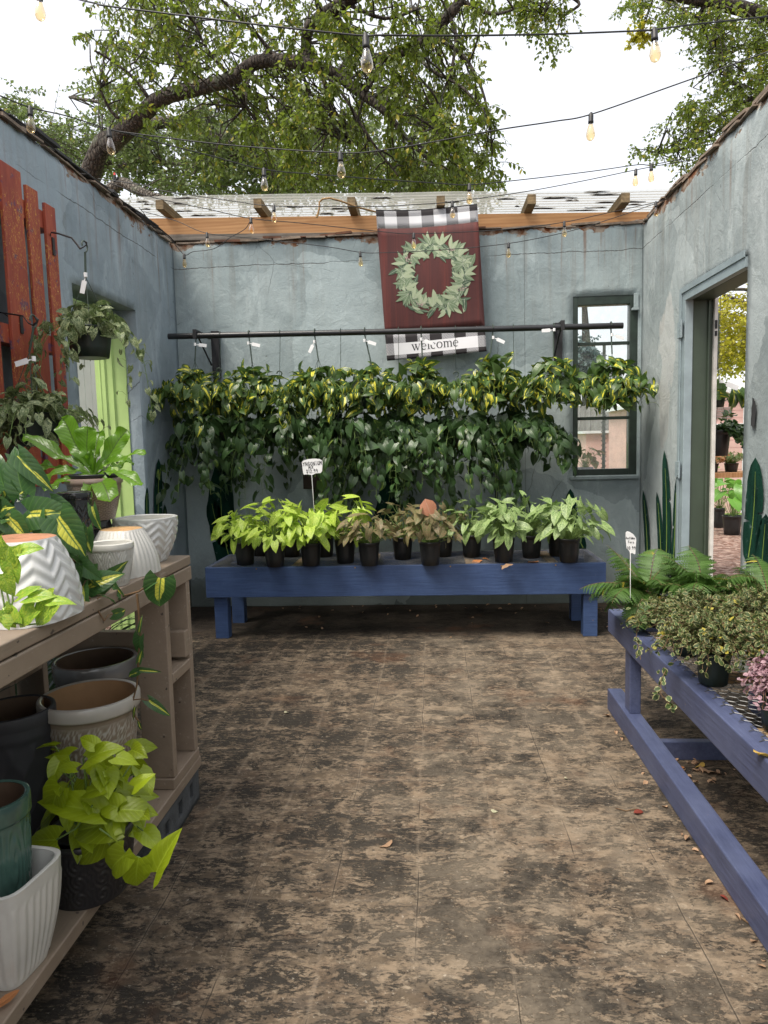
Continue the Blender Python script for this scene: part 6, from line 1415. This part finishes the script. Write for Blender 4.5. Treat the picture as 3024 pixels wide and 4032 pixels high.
# lettering with serifs
m_ = MB(); LX = [0]; XH = .052; S0, T0 = .50, .945
def lq(x, y): # letter space (x-height units) -> flag
    return FP(S0+(x-3.98)*XH/W_*1.0, T0-y*XH/H__, .003)
def ribbon(P, ws):
    A = []; B = []
    for i, (x, y) in enumerate(P):
        x0_, y0_ = P[max(i-1, 0)]; x1_, y1_ = P[min(i+1, len(P)-1)]; dx, dy = x1_-x0_, y1_-y0_; l = sqrt(dx*dx+dy*dy) or 1; w_ = ws[i] if hasattr(ws, '__len__') else ws
        A.append(lq(x-dy/l*w_/2, y+dx/l*w_/2)); B.append(lq(x+dy/l*w_/2, y-dx/l*w_/2))
    n_ = len(P); m_.add(A+B, [(i, i+1, n_+i+1, n_+i) for i in range(n_-1)])
def arc(cx, cy, rx, ry, a0, a1, n_=18): return [(cx+rx*cos(a0+(a1-a0)*i/n_), cy+ry*sin(a0+(a1-a0)*i/n_)) for i in range(n_+1)]
TK, TN = .185, .07
def stem(x, y0, y1): ribbon([(x, y0), (x, y1)], TK)
def serif(x0, x1, y): ribbon([(x0, y), (x1, y)], TN)
x = 0
ribbon([(x+.05,1),(x+.40,0)], TK); ribbon([(x+.40,.02),(x+.72,.95)], TN); ribbon([(x+.58,1),(x+.93,0)], TK); ribbon([(x+.93,.02),(x+1.28,.98)], TN); serif(x-.12, x+.24, .98); serif(x+.44, x+.80, .98); serif(x+1.12, x+1.42, .98); x += 1.52
def wid(P, cx, rx, hi=TK, lo=TN): return [lo+(hi-lo)*min(1, abs(q[0]-cx)/rx)**1.5 for q in P]
P = arc(x+.45, .5, .37, .5, .1, 1.72*pi); w_ = [TN+(TK-TN)*max(0, -(q[0]-x-.45)/.37)**1.2 + (.04 if q[1] < .2 else 0) for q in P]; ribbon(P, w_); ribbon([(x+.10,.55),(x+.84,.55)], TN); ribbon([(x+.80,.53),(x+.77,.75),(x+.62,.95)], [.14,.12,.08]); x += 1.02
stem(x+.22, 0, 1.55); serif(x, x+.44, .03); ribbon([(x+.0,1.48),(x+.22,1.55)], TN); x += .56
P = arc(x+.45, .5, .38, .5, .22*pi, 1.72*pi); ribbon(P, [TN+(TK-TN)*max(0, -(q[0]-x-.45)/.38)**1.2+(.03 if q[1] < .2 else 0) for q in P]); ribbon([(x+.70,.70),(x+.72,.86)], .17); x += .98
P = arc(x+.50, .5, .42, .5, 0, 2*pi, 28); ribbon(P, [TN+(TK-TN)*abs(q[0]-x-.5)/.42 for q in P]); x += 1.14
for k in range(3): stem(x+.2+.55*k, 0, .80 if k else 1); serif(x+.02+.55*k, x+.38+.55*k, .03)
for k in range(2): P = arc(x+.2+.55*k+.30, .68, .25, .28, pi*.95, 0, 10); ribbon(P, [TN]*4+[.10]*3+[TK]*4)
ribbon([(x+.0,.95),(x+.2,1.0)], TN); x += 1.62
P = arc(x+.45, .5, .37, .5, .1, 1.72*pi); w_ = [TN+(TK-TN)*max(0, -(q[0]-x-.45)/.37)**1.2 + (.04 if q[1] < .2 else 0) for q in P]; ribbon(P, w_); ribbon([(x+.10,.55),(x+.84,.55)], TN); ribbon([(x+.80,.53),(x+.77,.75),(x+.62,.95)], [.14,.12,.08])
m_.build('lettering', M_ink, fl)
m_ = MB(); P = arc(0, 0, 1, 1, 0, pi, 9)
m_.add([FP(.055+.022*c_, .806-.009*s__, .002) for c_, s__ in P]+[FP(.055+.018*c_, .806-.006*s__, .002) for c_, s__ in P], [(i, i+1, 11+i, 10+i) for i in range(9)]); m_.build('small_emblem', FM[1], fl)

# ------------------------------------------------------------ festoon lights
M_cord = plain('black_cord', (.012, .012, .013), .5, .2, 30)
def bulbglass():
    n = NT('clear_bulb_glass'); t = n.node('ShaderNodeBsdfTransparent', {0: (1.0, .86, .62)}); g_ = n.node('ShaderNodeBsdfGlossy', {0: (1, 1, 1), 1: .03})
    lw = n.node('ShaderNodeLayerWeight', {0: .35}).outputs[1]
    mx = n.node('ShaderNodeMixShader', {0: n.m('MULTIPLY', lw, .75), 1: t.outputs[0], 2: g_.outputs[0]}); n.L.new(mx.outputs[0], n.out.inputs[0]); return n.mat
M_bulb = bulbglass(); M_fil = NT('glowing_filament'); M_fil = M_fil.set((1, .6, .25), .5, Emission_Color=(1, .50, .15, 1), Emission_Strength=9.0)
def strand(name, label, pts, bulbs, cord=.0028, sc=.86):
    s = thing(name, label, 'string lights', tuple(at(pts[0][0], pts[0][1], y=pts[0][2])), 'festoon strings across the open roof')
    P = [at(u, v, y=y) for u, v, y in pts]; C_ = []
    for i in range(len(P)-1):
        p0, p1, p2, p3 = P[max(i-1, 0)], P[i], P[i+1], P[min(i+2, len(P)-1)]
        for k in range(6): t = k/6; C_.append(.5*((2*p1)+(p2-p0)*t+(2*p0-5*p1+4*p2-p3)*t*t+(3*p1-p0-3*p2+p3)*t**3))
    C_.append(P[-1]); m_ = MB(); m_.tube(C_, cord, 6); m_.build('cord', M_cord, s)
    for u, v, y in bulbs:
        b = at(u, v, y=y); q = min(C_, key=lambda c: (c.x-b.x)**2+(c.y-b.y)**2); ax = Vector((random.uniform(-.05, .05), random.uniform(-.05, .05), -1)).normalized()
        X = ax.orthogonal().normalized(); Y_ = ax.cross(X); M4 = Matrix((( X.x, Y_.x, ax.x, q.x), (X.y, Y_.y, ax.y, q.y), (X.z, Y_.z, ax.z, q.z), (0, 0, 0, 1)))
        def lt(prof, mat, nm, par, n_=16):
            mb = MB(); mb.lathe([(r_*sc, z_*sc) for r_, z_ in prof], n_); mb.v = [tuple(M4 @ Vector(w)) for w in mb.v]; return mb.build(nm, mat, par)
        so_ = lt([(.004, -.010), (.008, -.006), (.010, .002), (.0125, .006), (.0125, .030), (.0135, .032), (.0135, .042), (.002, .043)], M_cord, 'socket', s)
        gb = lt([(.010, .042), (.011, .050), (.016, .066), (.0205, .084), (.022, .096), (.0205, .108), (.015, .118), (.007, .1235), (.001, .1245)], M_bulb, 'bulb', s, 20)
        mb = MB()
        for dx, dz in ((-.003, 0), (.003, .003)): mb.tube([M4 @ Vector((dx*.6*sc, 0, .060*sc)), M4 @ Vector((dx*sc, 0, (.078+dz)*sc)), M4 @ Vector((dx*.7*sc, 0, .104*sc))], .0075*sc, 6)
        fo = mb.build('filament', M_fil, gb)
strand('string_light', 'nearest festoon string across the top of the picture with two bulbs', [(60,-50,2.8),(150,-8,2.6),(210,8,2.5),(232,13,2.45),(450,40,2.35),(600,58,2.3),(740,73,2.3),(790,77,2.3),(829,76,2.3),(979,77,2.35),(1179,74,2.45),(1369,67,2.6),(1414,64,2.62),(1504,52,2.7),(1659,35,2.8),(1760,15,2.9)], [(788,120,2.3),(1417,100,2.62)])
strand('string_light', 'short bit of festoon string at the top left corner with one bulb', [(-120,-60,2.5),(0,-30,2.6),(85,-22,2.7),(200,-40,2.8),(350,-120,2.9)], [(84,5,2.7)])
strand('string_light', 'second festoon string, sagging from the upper left wall to the far right', [(-90,170,2.9),(0,207,3.0),(65,232,3.1),(150,252,3.15),(235,279,3.2),(300,290,3.22),(500,314,3.25),(735,330,3.2),(829,324,3.2),(944,305,3.2),(1079,280,3.2),(1199,262,3.25),(1277,247,3.25),(1454,185,3.2),(1659,112,3.1),(1760,75,3.05)], [(60,252,3.1),(233,305,3.2),(736,355,3.2),(1277,268,3.25)])
strand('string_light', 'third festoon string branching at the left and passing just over the flag top', [(240,281,3.22),(290,292,3.4),(350,310,3.5),(450,335,3.6),(570,366,3.7),(700,378,3.85),(829,388,4.0),(950,396,4.1),(1014,399,4.2),(1139,387,4.4),(1279,370,4.6),(1377,356,4.75),(1407,356,4.8),(1480,342,5.0),(1508,336,5.15)], [(567,388,3.7),(1015,422,4.2),(1408,372,4.8)])
strand('string_light', 'fourth festoon string running along the corrugated sheet edge with three bulbs', [(212,386,5.0),(310,400,4.95),(350,412,4.9),(500,434,4.85),(592,445,4.8),(750,446,4.85),(829,446,4.9),(894,442,4.9),(977,436,4.95),(1129,415,5.0),(1254,392,5.0),(1374,367,5.1),(1454,352,5.2),(1500,345,5.25)], [(590,463,4.8),(977,455,4.95),(1376,383,5.1)])
strand('string_light', 'fifth festoon string crossing the pine beam and the wreath top with four bulbs', [(222,390,5.05),(325,425,5.1),(450,452,5.15),(542,472,5.2),(650,482,5.25),(829,501,5.35),(894,505,5.4),(1029,500,5.5),(1129,492,5.5),(1219,480,5.55),(1304,462,5.65),(1417,437,5.8),(1432,432,5.85)], [(539,488,5.2),(895,520,5.4),(1220,497,5.55),(1417,457,5.8)])
strand('string_light', 'lowest festoon string across the back wall and the wreath middle with three bulbs', [(310,457,5.7),(380,477,5.7),(447,504,5.65),(550,515,5.65),(700,532,5.65),(778,545,5.65),(829,546,5.65),(954,540,5.7),(1099,526,5.7),(1229,500,5.8),(1329,470,5.85),(1424,437,5.92)], [(447,520,5.65),(776,562,5.65),(1099,538,5.7)])
strand('string_light', 'festoon end looping down into the left corner with one glowing bulb', [(300,448,5.72),(311,461,5.75),(331,488,5.85),(367,516,6.0),(398,550,6.05),(417,544,6.05),(463,537,6.0),(496,514,5.9),(529,495,5.6),(542,474,5.25)], [(398,567,6.05)])
cb_ = [(20,246),(60,275),(126,329),(170,362),(215,395),(265,435),(311,465),(367,512),(378,524)]
m_ = MB(); m_.tube([at(u, v, x=XL+.012) for u, v in cb_], .006, 6); tag(m_.build('power_cord', M_cord), 'thick black cord clipped along the crumbling top of the left wall', 'cord')
rc = at(247, 383, y=5.0); s = thing('cord_connector', 'small cord plug with a red tip standing on the left wall top', 'plug', tuple(rc)); m_ = MB(); m_.tube([rc+Vector((0, 0, -.03)), rc+Vector((.004, 0, .012))], .010, 8); m_.tube([rc+Vector((.01, 0, -.02)), rc+Vector((.03, 0, .0))], .008, 8); m_.build('plug', M_cord, s); m_ = MB(); m_.tube([rc+Vector((.004, 0, .013)), rc+Vector((.002, 0, .030))], [.009, .006], 8); m_.build('red_tip', plain('red_plastic', (.5, .02, .02), .4), s)

# ------------------------------------------------------------ small fixtures
M_box = plain('grey_steel_box', (.06, .065, .07), .45, .2, 9, Metallic=.3); M_boxd = plain('brown_board', (.035, .022, .018), .8, .3, 9)
s = thing('outlet_box', 'grey weatherproof outlet box with conduit running down behind the white-veined plants', 'outlet box', (.56, 6.38, 1.15))
m_ = MB(); m_.box((.50, YD-.075, 1.10), (.625, YD-.012, 1.195)); m_.build('box', M_box, s, .005); m_ = MB(); m_.tube([(.565, YD-.04, 1.099), (.565, YD-.04, .2)], .014, 10); m_.build('conduit', M_box, s)
s = thing('outlet_box', 'dark brown utility board on the wall right behind the handwritten price stake', 'outlet box', (-1.07, 6.38, 1.2))
m_ = MB(); m_.box((-1.175, YD-.05, 1.09), (-.985, YD-.012, 1.30)); m_.build('board', M_boxd, s, .004); m_ = MB(); m_.tube([(-1.08, YD-.035, 1.089), (-1.08, YD-.035, .3)], .012, 10); m_.build('conduit', M_boxd, s)

# ------------------------------------------------------------ fallen leaves
V_dead = variants('lance', 6, 2, (-.3, 2.2), (.2, .9), 1.0, n=8, seed=51, wav=.05); V_deadw = variants('oval', 6, 2, (-.3, 1.6), (.1, .6), .8, n=6, seed=52, wav=.06)
def dead(name, col): return leafmat(name, col, vein=tuple(q*.6 for q in col), trans=.15, rough=.7, rv=.2)
DM = dict(brown=dead('dry_brown', (.40, .25, .15)), red=dead('dry_red', (.20, .035, .02)), yel=dead('dry_yellow', (.55, .36, .08)), pale=dead('pale_dry', (.50, .48, .32)), orange=dead('dry_orange', (.50, .20, .07)))
def fallen(u, v, z, px, mat, label, wide=False, ang=None, lift=.006):
    p = at(u, v, z=z); L = px*p.y/FPX; lv = Leaves(V_deadw if wide else V_dead); a = random.uniform(0, 6.28) if ang is None else ang
    lv.add(p-Vector((cos(a), sin(a), 0))*L/2+Vector((0, 0, lift)), (cos(a), sin(a), .10), (0, 0, 1), L, 1.2 if wide else 1.0, .5)
    tag(lv.build('fallen_leaf', DM[mat]), label, 'leaf', 'fallen leaves')
fallen(828, 1822, 0, 46, 'brown', 'large curled brown leaf alone in the middle of the floor', True, 2.2)
fallen(1068, 1755, 0, 16, 'pale', 'small pale leaf on the floor right of centre', True, 1.2)
fallen(1380, 1758, 0, 24, 'red', 'dark red leaf on the floor beside the long blue skid', False, .3)
fallen(619, 1541, 0, 11, 'pale', 'tiny pale yellow leaf on the left middle of the floor', True, 1.0)
fallen(1570, 1945, 0, 30, 'red', 'curled red-brown leaf against the near end of the blue skid', False, -.9)
fallen(1225, 1683, 0, 12, 'pale', 'white fleck of leaf on the floor left of the red leaf', True, 0)
fallen(970, 1378, 0, 14, 'brown', 'small brown leaf on the floor just in front of the wall bench shadow', False)
for u, v, px, mt, lb in ((1030, 1213, 26, 'orange', 'upright orange leaf on the wire mesh by the white-veined pots'), (1052, 1208, 20, 'orange', 'curled orange leaf lying behind the upright orange leaf on the mesh'), (1095, 1222, 30, 'brown', 'brown leaf on the mesh against the big arrow-leaved pot'), (1152, 1214, 26, 'orange', 'orange leaf on the mesh between the last two front pots')):
    fallen(u, v, BZ+.006, px, mt, lb, True)
fallen(1648, 1628, RZ+.008, 40, 'yel', 'yellow leaf lying on the chicken wire at the right edge', True, .2)
fallen(1500, 1321, RZ+.008, 34, 'orange', 'orange leaf on the bench mesh under the creeping fig', True, .1)
fallen(18, 2168, LZ+.002, 60, 'orange', 'orange-brown leaf on the lower tier at the bottom left corner', False, .9)
fallen(1540, 1664, 0, 58, 'brown', 'broad brown leaf on the floor behind the blue cross brace', True, .1)
fallen(1505, 1652, 0, 36, 'yel', 'crumpled yellow leaf beside the broad brown leaf under the right bench', True, 2.2)
fallen(1462, 1658, 0, 34, 'orange', 'orange leaf against the skid under the right bench', True, 1.2)
def litter(name, label, boxes, n, size):
    lv = Leaves(V_dead); 
    for k in range(n):
        x0, x1, y0, y1 = random.choice(boxes); a = random.uniform(0, 6.28); lv.add((random.uniform(x0, x1), random.uniform(y0, y1), random.uniform(.003, .012)), (cos(a), sin(a), random.uniform(0, .3)), (0, 0, 1), size*random.uniform(.5, 1.3))
    tag(lv.build(name, DM['brown']), label, 'leaf litter', kind='stuff')
litter('leaf_litter', 'dry leaf litter gathered along the foot of the back wall and under the benches', [(-1.8, 1.8, 6.2, 6.38), (-1.6, 1.2, 5.6, 6.3), (1.35, 1.75, 5.2, 6.3), (1.05, 1.65, 3.1, 3.24), (1.03, 1.2, 3.0, 3.24), (.905, .932, 1.8, 3.8)], 130, .032)
lit = Leaves(V_dead)
m_ = MB()
for pts in ([(1374,1748),(1352,1752),(1330,1746)], [(1586,1905),(1592,1850+35),(1560,1835+0)], [(1622,1945),(1600,1915),(1575,1890),(1560,1850),(1548,1835)], [(1618,1995),(1604,1985),(1590,1975)]):
    m_ = MB(); m_.tube([at(u, v, z=.004) for u, v in pts], .002, 5); tag(m_.build('twig', M_stemb), 'thin brown twig lying on the floor along the right-hand blue skid', 'twig', 'twigs by the skid')

qd = at(1549, 880, y=6.6); hang_top = at(1549, 640, y=6.6)
hanging('hanging_basket', 'small streaked philodendron hanging just outside the doorway above the round-leaved plant', (qd.x, 6.6), qd.z+.10, .07, .10, M_bras, M_potg, 34, .17, .15, 6, .34, .13, (qd.x, 6.6, qd.z+.85), 'plants hanging outside the doorway', tagp=((qd.x, 6.52, qd.z+.22), dict(text='14.99', ang=.4, flip=1, sc=1.6)), wires=4)
